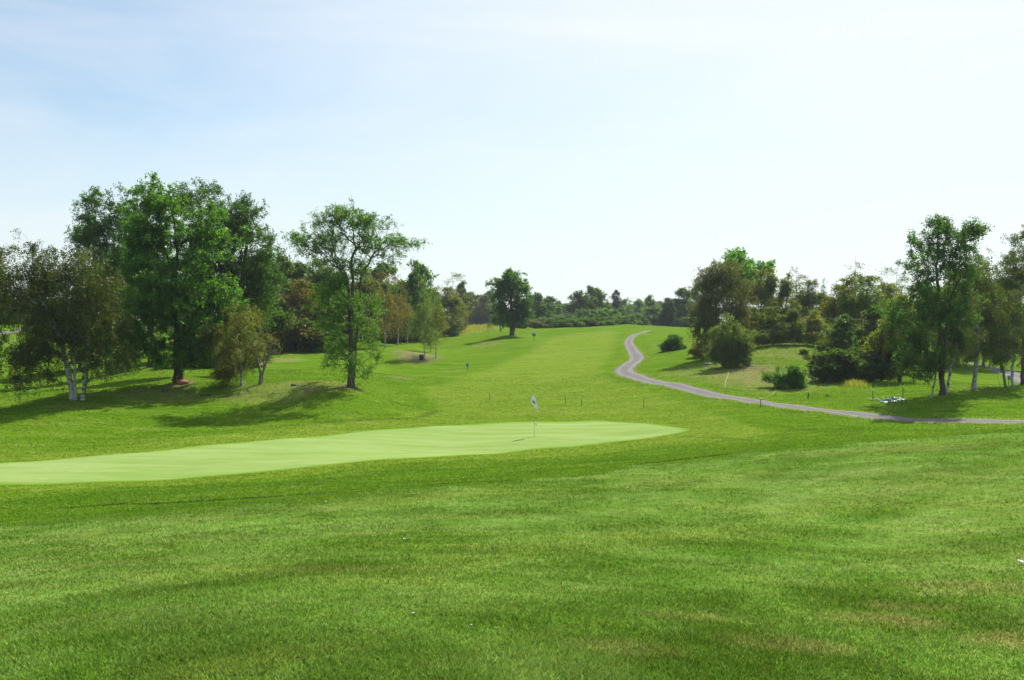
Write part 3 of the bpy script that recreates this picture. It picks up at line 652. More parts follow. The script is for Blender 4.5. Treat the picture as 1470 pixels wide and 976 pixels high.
hero('elm_tree', 502, 556, [[(502, 556), (503, 510), (504, 470), (505, 430), (507, 400), (505, 370)], [(505, 440), (498, 405), (485, 375), (470, 350)], [(505, 425), (517, 395), (530, 370), (545, 350)]],
     [(440, 325, 14, 13), (468, 318, 18, 12), (508, 315, 26, 13), (540, 325, 22, 13), (425, 342, 14, 9), (455, 350, 26, 14), (490, 345, 28, 20), (530, 350, 28, 16), (568, 345, 20, 11), (592, 350, 14, 8), (560, 365, 20, 9), (480, 375, 30, 12), (520, 378, 24, 12), (500, 400, 28, 12), (470, 415, 22, 14), (458, 440, 14, 9), (505, 430, 30, 14), (535, 440, 18, 14), (488, 462, 24, 12), (460, 474, 18, 6), (525, 468, 20, 12), (500, 490, 28, 14), (475, 505, 20, 10), (532, 500, 12, 16), (465, 520, 8, 8), (510, 520, 24, 10), (518, 535, 10, 6)],
     19, 'solitary vase shaped elm with airy spreading top, standing on the low bank', nt=1000, r=.155, depth=.7, shell=.2, leafkw=dict(n_twig=5, n_leaf=10, L=.6, droop=.16, size=.11, cols=ELM, inner=.25, jit=.04, upn=.7), growkw=dict(fork=.2, up=.8, pathw=.45, seg=.45, curl=.05))
# --- centre
hero('round_tree', 735, 481.5, [[(735, 481.5), (735, 462), (734, 440), (734, 415)], [(737, 481), (740, 462), (745, 440)]],
     [(733, 398, 14, 9), (722, 408, 12, 10), (746, 408, 12, 10), (734, 418, 20, 14), (716, 425, 10, 12), (752, 428, 9, 12), (734, 438, 24, 14), (716, 447, 10, 10), (750, 448, 10, 12), (735, 456, 16, 8), (712, 457, 6, 5), (745, 462, 8, 6)],
     23, 'lone round dark green tree on the crest in the middle of the picture', nt=500, r=.34, leafkw=dict(n_twig=6, n_leaf=11, L=.75, size=.22, width=.65, cols=((.035, .075, .018), (.06, .12, .025), (.045, .1, .02)), inner=.3), growkw=dict(fork=.22, up=.4, seg=.6))
# --- right group
hero('poplar_tree', 1353, 567, [[(1353, 567), (1351, 530), (1349, 480), (1347, 430), (1345, 380), (1346, 345)], [(1349, 470), (1360, 430), (1375, 390)]],
     [(1335, 330, 16, 14), (1350, 325, 14, 12), (1375, 338, 16, 12), (1392, 338, 14, 12), (1312, 348, 14, 10), (1335, 355, 22, 16), (1368, 362, 26, 16), (1395, 362, 12, 14), (1320, 375, 18, 14), (1350, 388, 28, 18), (1385, 390, 18, 16), (1322, 395, 10, 8), (1345, 415, 28, 16), (1375, 420, 18, 16), (1325, 428, 16, 14), (1350, 448, 26, 18), (1320, 460, 22, 18), (1300, 450, 18, 20), (1375, 455, 18, 16), (1342, 475, 26, 14), (1310, 492, 20, 16), (1325, 512, 18, 12), (1308, 525, 14, 14), (1372, 490, 14, 16), (1322, 540, 12, 6)],
     29, 'tall airy green tree with a dark trunk, tallest on the right side', nt=760, r=.17, shell=.3, per=3, spread=.36, leafkw=dict(n_twig=5, n_leaf=10, L=.45, droop=.05, size=.115, width=.7, cols=((.04, .085, .022), (.055, .11, .028), (.032, .07, .018)), inner=.35), growkw=dict(fork=.14, up=.45))
hero('birch_tree', 1337, 571, [[(1337, 571), (1342, 548), (1346, 515), (1342, 490)]], [(1340, 520, 14, 14), (1330, 505, 14, 14), (1350, 500, 16, 16), (1335, 535, 10, 6)],
     31, 'thin leaning white birch stem left of the tall airy tree', nt=130, r=.055, bark=BIRCH, leafkw=dict(n_twig=4, n_leaf=10, L=.35, size=.09, cols=((.05, .09, .02), (.04, .07, .02)), down=.3), growkw=dict(fork=.4, up=.1, seg=.3))
hero('birch_tree', 1358, 566, [[(1358, 566), (1363, 540), (1372, 500), (1378, 460), (1382, 420)]], [(1375, 500, 14, 12), (1388, 480, 16, 16), (1370, 460, 16, 16), (1385, 435, 16, 20), (1380, 410, 12, 14), (1366, 520, 10, 8)],
     37, 'white birch leaning right out of the foot of the tall airy tree', nt=230, r=.085, bark=BIRCH, leafkw=dict(n_twig=4, n_leaf=10, L=.4, size=.09, cols=((.055, .1, .025), (.06, .07, .025)), down=.4), growkw=dict(fork=.35, up=.1, seg=.3))
hero('birch_tree', 1400, 560, [[(1399, 560), (1402, 530), (1404, 490), (1400, 440), (1405, 390)], [(1395, 560), (1399, 530), (1396, 480), (1392, 430)]],
     [(1405, 385, 20, 22), (1420, 400, 18, 22), (1395, 420, 22, 24), (1425, 440, 24, 26), (1400, 465, 24, 22), (1430, 480, 20, 20), (1410, 500, 26, 14), (1392, 505, 14, 12), (1385, 450, 14, 20), (1440, 505, 12, 10)],
     41, 'pair of white birch trunks under a dark crown in the right hand group', nt=560, r=.10, bark=BIRCH, leafkw=dict(n_twig=5, n_leaf=11, L=.45, size=.10, cols=OLIVE + ((.04, .075, .02),), down=.5), growkw=dict(fork=.3, up=.05, seg=.35))
hero('birch_tree', 1444, 557, [[(1444, 557), (1440, 530), (1432, 490), (1430, 440)]], [(1435, 500, 18, 16), (1425, 470, 20, 18), (1445, 460, 18, 22), (1432, 430, 18, 20), (1440, 405, 14, 18), (1422, 510, 10, 8)],
     43, 'dark stemmed birch leaning left between the paler trunks at the right', nt=330, r=.085, bark=GREYBARK, leafkw=dict(n_twig=5, n_leaf=10, L=.42, size=.10, cols=OLIVE + DARK, down=.5), growkw=dict(fork=.35, up=.05, seg=.35))
hero('birch_tree', 1455, 556, [[(1454, 556), (1453, 530), (1456, 490), (1455, 430), (1458, 380)]], [(1462, 370, 14, 20), (1450, 390, 16, 20), (1466, 410, 16, 24), (1455, 440, 18, 24), (1470, 470, 16, 20), (1455, 500, 16, 14), (1465, 350, 10, 14)],
     47, 'slim grey white birch, second trunk from the right edge', nt=330, r=.10, bark=BIRCH, leafkw=dict(n_twig=5, n_leaf=10, L=.42, size=.10, cols=OLIVE + ((.04, .075, .02),), down=.4), growkw=dict(fork=.35, up=.1, seg=.35))
hero('shade_tree', 1476, 553, [[(1468, 553), (1468, 520), (1472, 460), (1475, 400), (1478, 360)]], [(1468, 348, 14, 14), (1485, 345, 20, 18), (1452, 368, 12, 12), (1475, 378, 24, 18), (1462, 400, 16, 14), (1500, 390, 24, 26), (1485, 420, 26, 20), (1470, 450, 16, 16), (1500, 460, 26, 26), (1480, 490, 22, 18), (1470, 515, 14, 8)],
     53, 'dark tree cut by the right edge of the picture', nt=480, r=.15, leafkw=dict(n_twig=5, n_leaf=10, L=.5, size=.12, cols=DARK + OLIVE), growkw=dict(fork=.2, up=.3))
hero('young_tree', 1051, 527, [[(1051, 527), (1051, 505), (1052, 480)], [(1046, 527), (1042, 505), (1038, 485)], [(1056, 527), (1062, 508), (1068, 490)]],
     [(1050, 468, 12, 12), (1040, 478, 14, 12), (1062, 480, 14, 14), (1039, 492, 10, 14), (1052, 495, 20, 16), (1068, 496, 10, 14), (1040, 510, 14, 12), (1062, 512, 16, 12), (1050, 520, 16, 8)],
     59, 'rounded young olive green tree branching from the ground on the right bank', nt=620, r=.08, leafkw=dict(n_twig=5, n_leaf=11, L=.4, size=.12, width=.4, cols=((.075, .10, .03), (.055, .085, .025), (.10, .13, .04)), inner=.4, upn=.2), growkw=dict(fork=.02, up=.5, seg=.35))
hero('bush', 1118, 557, [[(1118, 557), (1116, 545), (1112, 535)], [(1120, 557), (1124, 545), (1128, 538)]],
     [(1112, 540, 9, 8), (1125, 545, 9, 8), (1117, 549, 11, 7), (1105, 538, 5, 5)], 61, 'left, looser half of the low bush pair beside the path', cat='bush', nt=170, r=.04, group='low bushes beside the path',
     leafkw=dict(n_twig=5, n_leaf=10, L=.25, size=.10, cols=FRESH + ((.05, .10, .025),), inner=.4), growkw=dict(fork=0, up=.4, seg=.25))
hero('bush', 1139, 557, [[(1139, 557), (1138, 545), (1136, 532)], [(1141, 557), (1145, 545), (1149, 535)]],
     [(1138, 534, 8, 8), (1148, 539, 7, 9), (1140, 546, 12, 9), (1132, 545, 7, 7), (1147, 550, 7, 6)], 67, 'right, taller half of the low bush pair beside the path', cat='bush', nt=200, r=.04, group='low bushes beside the path',
     leafkw=dict(n_twig=5, n_leaf=10, L=.25, size=.10, cols=FRESH + ((.05, .10, .025),), inner=.4), growkw=dict(fork=0, up=.4, seg=.25))
hero('bush', 966, 503, [[(966, 503), (964, 495), (958, 489)], [(967, 503), (972, 494), (978, 489)], [(966, 503), (967, 495), (970, 483)]],
     [(960, 495, 8, 6), (972, 495, 9, 7), (966, 499, 12, 5), (966, 489, 6, 5), (973, 484, 2, 4), (953, 497, 4, 4), (980, 498, 4, 4)], 71, 'small dark green bush just right of the winding path', cat='bush', nt=230, r=.05,
     leafkw=dict(n_twig=5, n_leaf=9, L=.35, size=.17, cols=((.04, .09, .02), (.05, .11, .025)), inner=.4), growkw=dict(fork=0, up=.4, seg=.3))
hero('willow_tree', 1030, 522, [[(1030, 522), (1030, 490), (1028, 450), (1030, 410)], [(1022, 522), (1016, 490), (1010, 450)], [(1038, 522), (1046, 490), (1052, 440), (1055, 410)]],
     [(1020, 392, 16, 12), (1045, 388, 20, 14), (1010, 410, 14, 16), (1035, 412, 24, 20), (1062, 408, 12, 16), (1010, 440, 14, 20), (1035, 445, 26, 22), (1062, 440, 12, 20), (1005, 475, 8, 20), (1025, 480, 22, 22), (1015, 505, 14, 16), (1035, 510, 18, 12), (1060, 470, 14, 18)],
     73, 'big drooping brown olive tree at the left end of the right hand wood', nt=850, r=.13, bark=GREYBARK, d=88, leafkw=dict(n_twig=5, n_leaf=12, L=.7, droop=.1, down=.8, size=.15, width=.45, cols=OLIVE + ((.07, .085, .025), (.085, .075, .035)), inner=.4), growkw=dict(fork=.1, up=0., seg=.5))
# ------------------------------------------------------------------ background trees: one of each kind, then copies
W_ = ((.06, .085, .03), (.05, .07, .024), (.075, .10, .035))
BK = dict(n_twig=5, n_leaf=8, L=.9, size=.30, width=.6, cols=W_, inner=.35)
PROTO = {}
def proto(kind, name, stems, lobes, seed, nt, r, leafkw=None, growkw=None, bark=None, shell=.5, per=6, spread=.3):
    kw = dict(BK); kw.update(leafkw or {}); gk = dict(fork=.2, up=.35, seg=.9); gk.update(growkw or {})
    e = add_tree(name, (0, 0, -500), stems, lobes, seed, 'x', nt=nt, r=r, leafkw=kw, growkw=gk, bark=bark, shell=shell, per=per, spread=spread)
    crown = [c for c in e.children if c.name.startswith('crown')][0]
    co = np.empty(len(crown.data.vertices) * 3, np.float32); crown.data.vertices.foreach_get('co', co); co = co.reshape(-1, 3)
    hgt = np.percentile(co[:, 2], 99.7); wid = np.percentile(co[:, 0], 98.5) - np.percentile(co[:, 0], 1.5)
    PROTO[kind] = [e, hgt, wid, False]
def S(*p): return [list(q) for q in p]
rp = np.random.RandomState(77)
def ragged(n, zc, R0, zr, prof, k=1.):
    out = []
    for _ in range(n):
        t = rp.rand(); z = zc[0] + t * (zc[1] - zc[0]); rad = R0 * prof(t)
        a = rp.uniform(0, 6.28); q = rad * rp.uniform(.2, .8); s = max(.5, rad * rp.uniform(.35, .6))
        out.append((q * math.cos(a), q * math.sin(a), z, s, s, s * zr))
    return out
dome = lambda t: math.sqrt(max(0.02, 1 - (2 * t - .85) ** 2 * .75)); vase = lambda t: .45 + .6 * t - .35 * max(0, t - .8) * 3; col = lambda t: 1 - .45 * t; cone = lambda t: 1.02 - t
proto('broad', 'broadleaf_tree', [S((0, 0, 0), (.1, 0, 3), (0, .2, 6), (.2, 0, 8))], ragged(16, (3, 9.2), 3.3, .75, dome), 101, 330, .2)
proto('broad2', 'broadleaf_tree', [S((0, 0, 0), (-.2, 0, 3), (-.5, .2, 6)), S((0.1, 0, 0), (.6, 0, 4), (1.2, 0, 7))], ragged(15, (2.5, 9.3), 3.4, .7, vase), 102, 330, .18)
proto('full', 'broadleaf_tree', [S((0, 0, 0), (.1, 0, 3), (0, .2, 6), (.2, 0, 8))], ragged(22, (.9, 9.2), 2.9, .8, dome), 108, 420, .2, growkw=dict(fork=.03))
DR = dict(n_twig=5, n_leaf=9, L=.9, size=.22, width=.45, down=.6)
proto('birch', 'birch_tree', [S((0, 0, 0), (.1, 0, 3), (-.1, .1, 6), (.1, 0, 9))], ragged(16, (2.4, 9.4), 1.9, 1.1, col), 103, 260, .09, DR, dict(up=.0), BIRCH)
proto('birch2', 'birch_tree', [S((0, 0, 0), (.3, 0, 3), (.5, .1, 6), (.4, 0, 8.5)), S((.1, 0, 0), (-.4, .1, 4), (-.8, 0, 8))], ragged(16, (1.6, 9.2), 2.1, 1.0, dome), 104, 280, .09, DR, dict(up=.0), GREYBARK)
proto('sparse', 'birch_tree', [S((0, 0, 0), (.1, 0, 4), (-.1, .1, 7), (.1, 0, 9.7))], ragged(12, (4, 9.2), 1.5, 1.1, col), 105, 130, .075, dict(n_twig=3, n_leaf=6, L=.7, size=.16, width=.45, inner=.2), dict(up=.6, fork=.35), BIRCH)
proto('airy', 'birch_tree', [S((0, 0, 0), (.15, 0, 4), (-.1, .1, 7), (.1, 0, 9.7))], ragged(16, (2.2, 9.3), 1.7, 1.1, col), 109, 230, .07, dict(n_twig=4, n_leaf=6, L=.85, size=.15, width=.5, down=.5, inner=.25), dict(up=.3, fork=.25), BIRCH)
proto('bush', 'bush', [S((0, 0, 0), (.3, 0, 3), (.6, 0, 6)), S((0, 0, 0), (-1, .5, 3), (-1.6, .5, 5)), S((0, 0, 0), (1.2, -.5, 3), (2, 0, 4))], ragged(16, (1., 8.), 5.5, .8, dome), 106, 330, .15, dict(n_twig=6, n_leaf=9, L=1.3, size=.5), dict(fork=0.))
sp = []
for i in range(15):
    z = 1. + i * .6; rad = 2.3 * (1 - z / 10.6) + .12
    sp.append((rp.uniform(-.1, .1), rp.uniform(-.1, .1), z, rad, rad, .16))
proto('spruce', 'spruce_tree', [S((0, 0, 0), (0, 0, 5), (0, 0, 9.7))], sp, 107, 420, .16, dict(n_twig=5, n_leaf=11, L=.55, size=.2, width=.45, down=.2, cols=((.03, .05, .03), (.022, .042, .026)), inner=.3, upn=.2), dict(up=-.1, fork=.05), shell=.2, per=1, spread=.04)
def copy_tree(root):
    r = root.copy(); COL.objects.link(r)
    for ch in root.children:
        c = ch.copy(); COL.objects.link(c); c.parent = r
    return r
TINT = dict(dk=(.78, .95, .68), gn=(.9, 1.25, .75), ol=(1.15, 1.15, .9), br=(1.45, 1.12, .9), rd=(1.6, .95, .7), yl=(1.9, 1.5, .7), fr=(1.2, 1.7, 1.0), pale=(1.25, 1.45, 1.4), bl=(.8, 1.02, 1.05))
rb = np.random.RandomState(21)
def bg(kind, px, top, wpx, d, tint, label, name=None, cat=None, group=None, base=None):
    p = PROTO[kind]
    x = ray(px, 480)[0] * d; z = h1(x, d)
    if base is not None:
        b = hit(px, base); x, d, z = b
    zt = ray(px, top)[2] * d
    hgt = max(.6, zt - z); wid = wpx * d / F
    e = copy_tree(p[0]) if p[3] else p[0]; p[3] = True
    if name: e.name = name
    e.location = (x, d, z - .04); e.rotation_euler = (0, 0, rb.uniform(0, 6.28))
    # widths differ by turning: keep the spread from the kind's own width
    e.scale = (wid / p[2], wid / p[2], hgt / p[1])
    t = TINT[tint]
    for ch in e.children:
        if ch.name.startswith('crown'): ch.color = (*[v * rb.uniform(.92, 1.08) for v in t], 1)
    e['label'] = label
    e['category'] = cat or ('bush' if kind == 'bush' else 'tree')
    if group: e['group'] = group
    elif 'group' in e: del e['group']
    return e
LW = 'trees of the left hand wood'; RW = 'trees of the right hand wood'; FT = 'trees of the distant tree line'; FB = 'bushes in front of the distant tree line'
# inside and behind the tall left group
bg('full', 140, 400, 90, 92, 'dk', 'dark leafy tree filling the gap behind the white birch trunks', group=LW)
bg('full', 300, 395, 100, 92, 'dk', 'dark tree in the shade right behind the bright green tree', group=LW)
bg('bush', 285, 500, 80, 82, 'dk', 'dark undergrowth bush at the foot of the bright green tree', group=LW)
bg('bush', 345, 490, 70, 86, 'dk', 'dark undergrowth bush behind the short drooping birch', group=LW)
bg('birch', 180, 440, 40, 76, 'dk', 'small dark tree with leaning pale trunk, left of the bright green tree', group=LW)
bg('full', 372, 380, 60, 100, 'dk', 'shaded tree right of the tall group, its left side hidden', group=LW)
# left wood, 380..660
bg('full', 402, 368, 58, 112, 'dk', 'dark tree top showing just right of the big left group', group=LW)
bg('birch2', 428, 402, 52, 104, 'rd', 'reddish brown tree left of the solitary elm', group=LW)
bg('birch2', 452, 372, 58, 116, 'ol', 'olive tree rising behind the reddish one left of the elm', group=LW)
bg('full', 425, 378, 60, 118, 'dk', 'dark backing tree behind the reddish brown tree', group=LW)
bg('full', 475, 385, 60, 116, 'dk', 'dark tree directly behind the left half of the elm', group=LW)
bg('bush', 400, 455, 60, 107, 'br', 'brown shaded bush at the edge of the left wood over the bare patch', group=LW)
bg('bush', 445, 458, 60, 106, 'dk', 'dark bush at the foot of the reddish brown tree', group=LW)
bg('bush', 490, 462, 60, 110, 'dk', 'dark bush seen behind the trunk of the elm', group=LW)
bg('birch2', 520, 385, 50, 122, 'br', 'brown tree behind the right half of the elm', group=LW)
bg('full', 545, 378, 56, 140, 'gn', 'green tree behind the tip of the right elm branches', group=LW)
bg('airy', 553, 388, 40, 114, 'rd', 'thin white stemmed birch with rust crown, leftmost of three beyond the hump', group=LW, base=499.5)
bg('airy', 571, 395, 38, 120, 'rd', 'thin white stemmed birch with rust crown, middle of three beyond the hump', group=LW, base=496.5)
bg('airy', 585, 415, 28, 126, 'ol', 'thin white stemmed olive birch, rightmost of three beyond the hump', group=LW, base=494)
bg('broad', 603, 375, 58, 138, 'gn', 'bright leafy tree top standing over the birches at left centre', group=LW)
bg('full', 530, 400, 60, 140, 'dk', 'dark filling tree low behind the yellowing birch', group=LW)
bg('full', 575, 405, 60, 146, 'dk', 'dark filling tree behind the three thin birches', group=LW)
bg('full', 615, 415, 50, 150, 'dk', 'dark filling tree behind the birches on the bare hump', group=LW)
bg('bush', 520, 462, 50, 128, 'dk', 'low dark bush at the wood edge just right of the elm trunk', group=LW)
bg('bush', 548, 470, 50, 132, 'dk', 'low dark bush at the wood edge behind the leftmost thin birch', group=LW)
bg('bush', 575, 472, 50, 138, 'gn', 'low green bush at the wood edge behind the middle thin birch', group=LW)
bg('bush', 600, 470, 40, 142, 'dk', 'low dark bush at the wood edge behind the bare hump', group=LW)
bg('airy', 609, 402, 36, 103, 'ol', 'airy white stemmed birch on the bare hump beside the dark bin', group=LW, base=516)
bg('airy', 626, 410, 34, 104, 'br', 'airy white stemmed birch leaning right on the bare hump', group=LW, base=514)
bg('airy', 618, 428, 30, 110, 'ol', 'short multi stemmed birch between the two on the bare hump', group=LW, base=506)
bg('airy', 650, 392, 42, 160, 'br', 'nearly bare birch with thin grey top at the end of the left wood', group=LW, base=479)
bg('birch2', 643, 412, 34, 158, 'br', 'brown birch beside the nearly bare one at the end of the left wood', group=LW, base=481)
bg('birch2', 655, 425, 22, 164, 'rd', 'rust tinged small birch, last of the left wood', group=LW, base=479)
bg('bush', 643, 468, 22, 156, 'dk', 'dark round bush at the foot of the brown birch end of the wood', base=483)
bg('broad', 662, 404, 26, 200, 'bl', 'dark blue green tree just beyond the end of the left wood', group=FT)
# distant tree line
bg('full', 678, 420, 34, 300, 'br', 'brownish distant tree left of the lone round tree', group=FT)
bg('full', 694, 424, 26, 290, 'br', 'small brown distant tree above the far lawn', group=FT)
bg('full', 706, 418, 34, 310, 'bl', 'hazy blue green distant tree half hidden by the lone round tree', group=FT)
bg('bush', 684, 448, 40, 292, 'br', 'low brown bush under the distant trees, above the far lawn', group=FB)
bg('bush', 712, 452, 36, 296, 'dk', 'low dark bush above the far lawn, left of the lone round tree', group=FB)
bg('broad', 718, 443, 22, 185, 'gn', 'small tree with thin trunk just left of the lone round tree', base=None)
bg('sparse', 702, 462, 10, 172, 'br', 'tiny scraggly sapling on the crest left of the lone round tree', base=None)
bg('full', 770, 421, 34, 215, 'dk', 'dark distant tree touching the lone round tree on its right', group=FT)
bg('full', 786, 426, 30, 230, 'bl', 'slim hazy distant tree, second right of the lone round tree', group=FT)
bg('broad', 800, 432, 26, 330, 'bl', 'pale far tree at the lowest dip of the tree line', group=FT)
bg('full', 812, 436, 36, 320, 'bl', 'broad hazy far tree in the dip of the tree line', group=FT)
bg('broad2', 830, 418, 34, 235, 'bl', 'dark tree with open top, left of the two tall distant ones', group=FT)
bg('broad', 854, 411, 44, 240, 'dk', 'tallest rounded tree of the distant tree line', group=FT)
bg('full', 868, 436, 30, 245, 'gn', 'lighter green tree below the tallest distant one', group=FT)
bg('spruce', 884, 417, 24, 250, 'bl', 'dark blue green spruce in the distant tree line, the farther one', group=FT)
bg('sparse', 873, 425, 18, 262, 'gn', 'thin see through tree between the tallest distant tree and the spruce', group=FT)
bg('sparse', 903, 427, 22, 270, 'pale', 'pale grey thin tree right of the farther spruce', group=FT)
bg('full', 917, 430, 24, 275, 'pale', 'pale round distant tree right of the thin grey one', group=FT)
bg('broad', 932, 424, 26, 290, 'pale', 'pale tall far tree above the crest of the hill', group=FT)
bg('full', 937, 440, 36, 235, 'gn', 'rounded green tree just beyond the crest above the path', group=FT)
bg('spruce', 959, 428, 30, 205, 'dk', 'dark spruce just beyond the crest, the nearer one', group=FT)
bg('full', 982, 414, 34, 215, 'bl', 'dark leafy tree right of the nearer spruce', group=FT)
bg('full', 1000, 420, 34, 220, 'dk', 'dark tree beside the brown olive tree, at the end of the distant line', group=FT)
for i, (px, top, w, d, t, lb) in enumerate([
    (750, 458, 34, 200, 'dk', 'low dark bush right behind the trunk of the lone round tree'), (772, 460, 30, 196, 'br', 'low brownish bush right of the lone round tree'),
    (788, 455, 32, 198, 'gn', 'light green bush below the slim hazy tree'), (803, 452, 26, 204, 'gn', 'dull green bush, left of the dark round pair'),
    (808, 459, 20, 172, 'dk', 'left of the two dark round bushes on the crest'), (824, 457, 24, 176, 'gn', 'right of the two round bushes on the crest'),
    (848, 456, 30, 180, 'dk', 'dark clipped looking bush under the tallest distant tree'), (866, 455, 26, 184, 'gn', 'green bush under the farther spruce, left side'),
    (880, 458, 22, 188, 'dk', 'dark round bush under the farther spruce'), (896, 452, 34, 215, 'gn', 'pale green bush right of the farther spruce'),
    (915, 450, 34, 220, 'gn', 'broad green bush behind the top of the hill'), (838, 444, 40, 222, 'gn', 'tall mid green bush behind the round ones on the crest'),
    (878, 442, 44, 228, 'gn', 'wide tall bush in front of the farther spruce'), (972, 455, 30, 212, 'dk', 'dark bush right of the nearer spruce'),
    (992, 455, 30, 205, 'dk', 'dark bush at the left foot of the brown olive tree')]):
    bg('bush', px, top, w, d, t, lb, group=FB)
# filling trees of the far line, seen through the gaps
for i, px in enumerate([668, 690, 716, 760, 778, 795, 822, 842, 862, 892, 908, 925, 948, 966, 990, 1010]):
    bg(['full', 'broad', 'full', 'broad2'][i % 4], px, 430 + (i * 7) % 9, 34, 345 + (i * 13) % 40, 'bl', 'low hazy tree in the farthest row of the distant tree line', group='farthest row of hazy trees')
# right hand wood
bg('broad2', 1066, 359, 74, 112, 'fr', 'pale green tall tree top rising above the right hand wood', group=RW)
bg('birch2', 1092, 388, 38, 104, 'br', 'brown grey tree right of the pale green top', group=RW)
bg('birch', 1106, 384, 36, 102, 'br', 'first of the brown birches with pointed thin tops', group=RW)
bg('birch', 1128, 392, 34, 100, 'ol', 'olive birch between the two pointed brown ones', group=RW)
bg('sparse', 1144, 384, 34, 104, 'br', 'thin topped see through birch near the middle of the right wood', group=RW)
bg('birch2', 1165, 402, 36, 100, 'ol', 'olive tree before the notch of sky in the right wood', group=RW)
bg('sparse', 1182, 400, 18, 104, 'gn', 'small thin tree top beside the notch of sky', group=RW)
bg('full', 1100, 425, 46, 108, 'dk', 'dark tree low behind the brown birches', group=RW)
bg('full', 1145, 425, 50, 110, 'dk', 'dark tree low behind the thin topped birch', group=RW)
bg('full', 1190, 428, 50, 112, 'dk', 'dark tree under the notch of sky in the right wood', group=RW)
bg('birch2', 1080, 440, 34, 92, 'ol', 'short olive tree close behind the rounded young tree', group=RW)
bg('birch2', 1110, 440, 34, 93, 'ol', 'short grey green tree at the wood edge, above the low bush pair', group=RW)
bg('birch', 1140, 438, 32, 92, 'ol', 'slender olive tree with dark trunk over the bare bank', group=RW)
bg('birch2', 1168, 445, 34, 93, 'yl', 'yellowing small tree at the wood edge left of the dark shrubs', group=RW)
bg('bush', 1095, 472, 44, 97, 'dk', 'dark undergrowth behind the rounded young tree', group=RW)
bg('bush', 1130, 474, 44, 98, 'ol', 'olive undergrowth above the bare bank', group=RW)
bg('bush', 1165, 476, 40, 98, 'dk', 'dark undergrowth right above the bare bank', group=RW)
bg('bush', 1006, 490, 30, 92, 'br', 'brown shrub at the left foot of the brown olive tree', group=RW)
bg('bush', 1155, 508, 12, 84, 'dk', 'tiny dark shrub on the bare bank', base=None)
bg('birch2', 1205, 408, 46, 84, 'br', 'rust brown tree above the dark shrubs', group=RW)
bg('birch2', 1222, 398, 44, 82, 'ol', 'olive tree right of the rust brown one', group=RW)
bg('birch2', 1240, 396, 50, 80, 'ol', 'broad dark olive tree in the middle of the right wood', group=RW)
bg('sparse', 1228, 378, 50, 100, 'br', 'bare thin branched top above the broad olive tree', group=RW)
bg('sparse', 1265, 385, 40, 98, 'br', 'second bare thin top, nearer the tall airy tree', group=RW)
bg('sparse', 1288, 385, 40, 96, 'ol', 'thin half leafy tree left of the tall airy tree', group=RW)
bg('birch2', 1275, 408, 54, 86, 'br', 'brown tree behind the yellow green one', group=RW)
bg('full', 1212, 452, 46, 73, 'dk', 'darkest tall shrub of the right wood, ivy green', group=RW)
bg('full', 1256, 440, 56, 76, 'dk', 'dark tree right of the darkest shrub', group=RW)
bg('bush', 1182, 505, 44, 70, 'dk', 'low dark shrub, leftmost of those at the foot of the right wood', group=RW, base=547)
bg('bush', 1215, 500, 56, 72, 'dk', 'wide dark shrub in the middle of the foot of the right wood', group=RW, base=547)
bg('bush', 1250, 505, 50, 72, 'dk', 'dark shrub, rightmost at the foot of the right wood', group=RW, base=546)
bg('full', 1292, 424, 56, 69, 'yl', 'yellow green leafy tree left of the tall airy one', group=RW)
bg('bush', 1290, 505, 60, 78, 'dk', 'shaded bush behind the yellow green tree', group=RW)
bg('full', 1330, 405, 60, 96, 'ol', 'olive tree half hidden behind the tall airy tree', group=RW)
bg('birch2', 1372, 392, 60, 92, 'br', 'brownish tree behind the paired white trunks, left side', group=RW)
bg('birch2', 1412, 378, 60, 98, 'br', 'grey brown tree behind the paired white trunks, right side', group=RW)
bg('full', 1440, 400, 60, 135, 'gn', 'green tree beyond the second path at the right edge', group=RW)
bg('full', 1385, 425, 60, 140, 'gn', 'sunlit green tree far behind the paired white trunks', group=RW)
bg('full', 1490, 410, 60, 130, 'ol', 'olive tree beyond the second path, cut by the right edge', group=RW)
# far left, seen past the birch
bg('broad', -22, 352, 60, 110, 'gn', 'lighter green tree cut by the left edge, behind the birch', group=LW)
bg('bush', 12, 448, 60, 215, 'gn', 'green bushes above the distant path at the left edge', group=LW)
bg('bush', 60, 452, 60, 220, 'dk', 'dark bush above the distant path, behind the birch', group=LW)
bg('full', 50, 415, 70, 225, 'dk', 'distant dark tree behind the birch crown', group=LW)
for k, p in PROTO.items():
    if not p[3]:
        for ch in list(p[0].children): bpy.data.objects.remove(ch)
        bpy.data.objects.remove(p[0])
# ------------------------------------------------------------------ small things
WHITE = simple('white_cloth', (.82, .82, .84), .8, .03, 3); POLE = simple('pole', (.45, .5, .2), .5, .1); MARK = simple('flag_mark', (.09, .05, .12), .8, .2); STAKE = simple('stake_paint', (.035, .05, .03), .7, .3, 20)
ROPE = simple('rope', (.42, .42, .14), .8, .1); SIGN = simple('sign_blue', (.12, .2, .42), .5, .1); STONE = simple('stone', (.3, .29, .28), .95, .35, 4); DSTONE = simple('dark_stone', (.07, .065, .055), .95, .4, 4)
EARTH = simple('earth', (.36, .17, .09), 1, .3, 6); TARP = simple('tarp_green', (.02, .13, .11), .4, .3, 6); PALE = simple('pale_plastic', (.24, .33, .30), .5, .1, 6); BIN = simple('bin_dark', (.03, .03, .028), .6, .2); GREYW = simple('grey_wood', (.3, .28, .24), .9, .3, 10)
PAPER = simple('paper', (.5, .5, .46), .8, .06, 20); CUP = simple('cup_dark', (.02, .02, .02), .8)
def obj(name, VQ, mat, parent=None, smooth=True):
    return mesh_np(name, VQ[0], VQ[1], mat, parent, smooth=smooth)
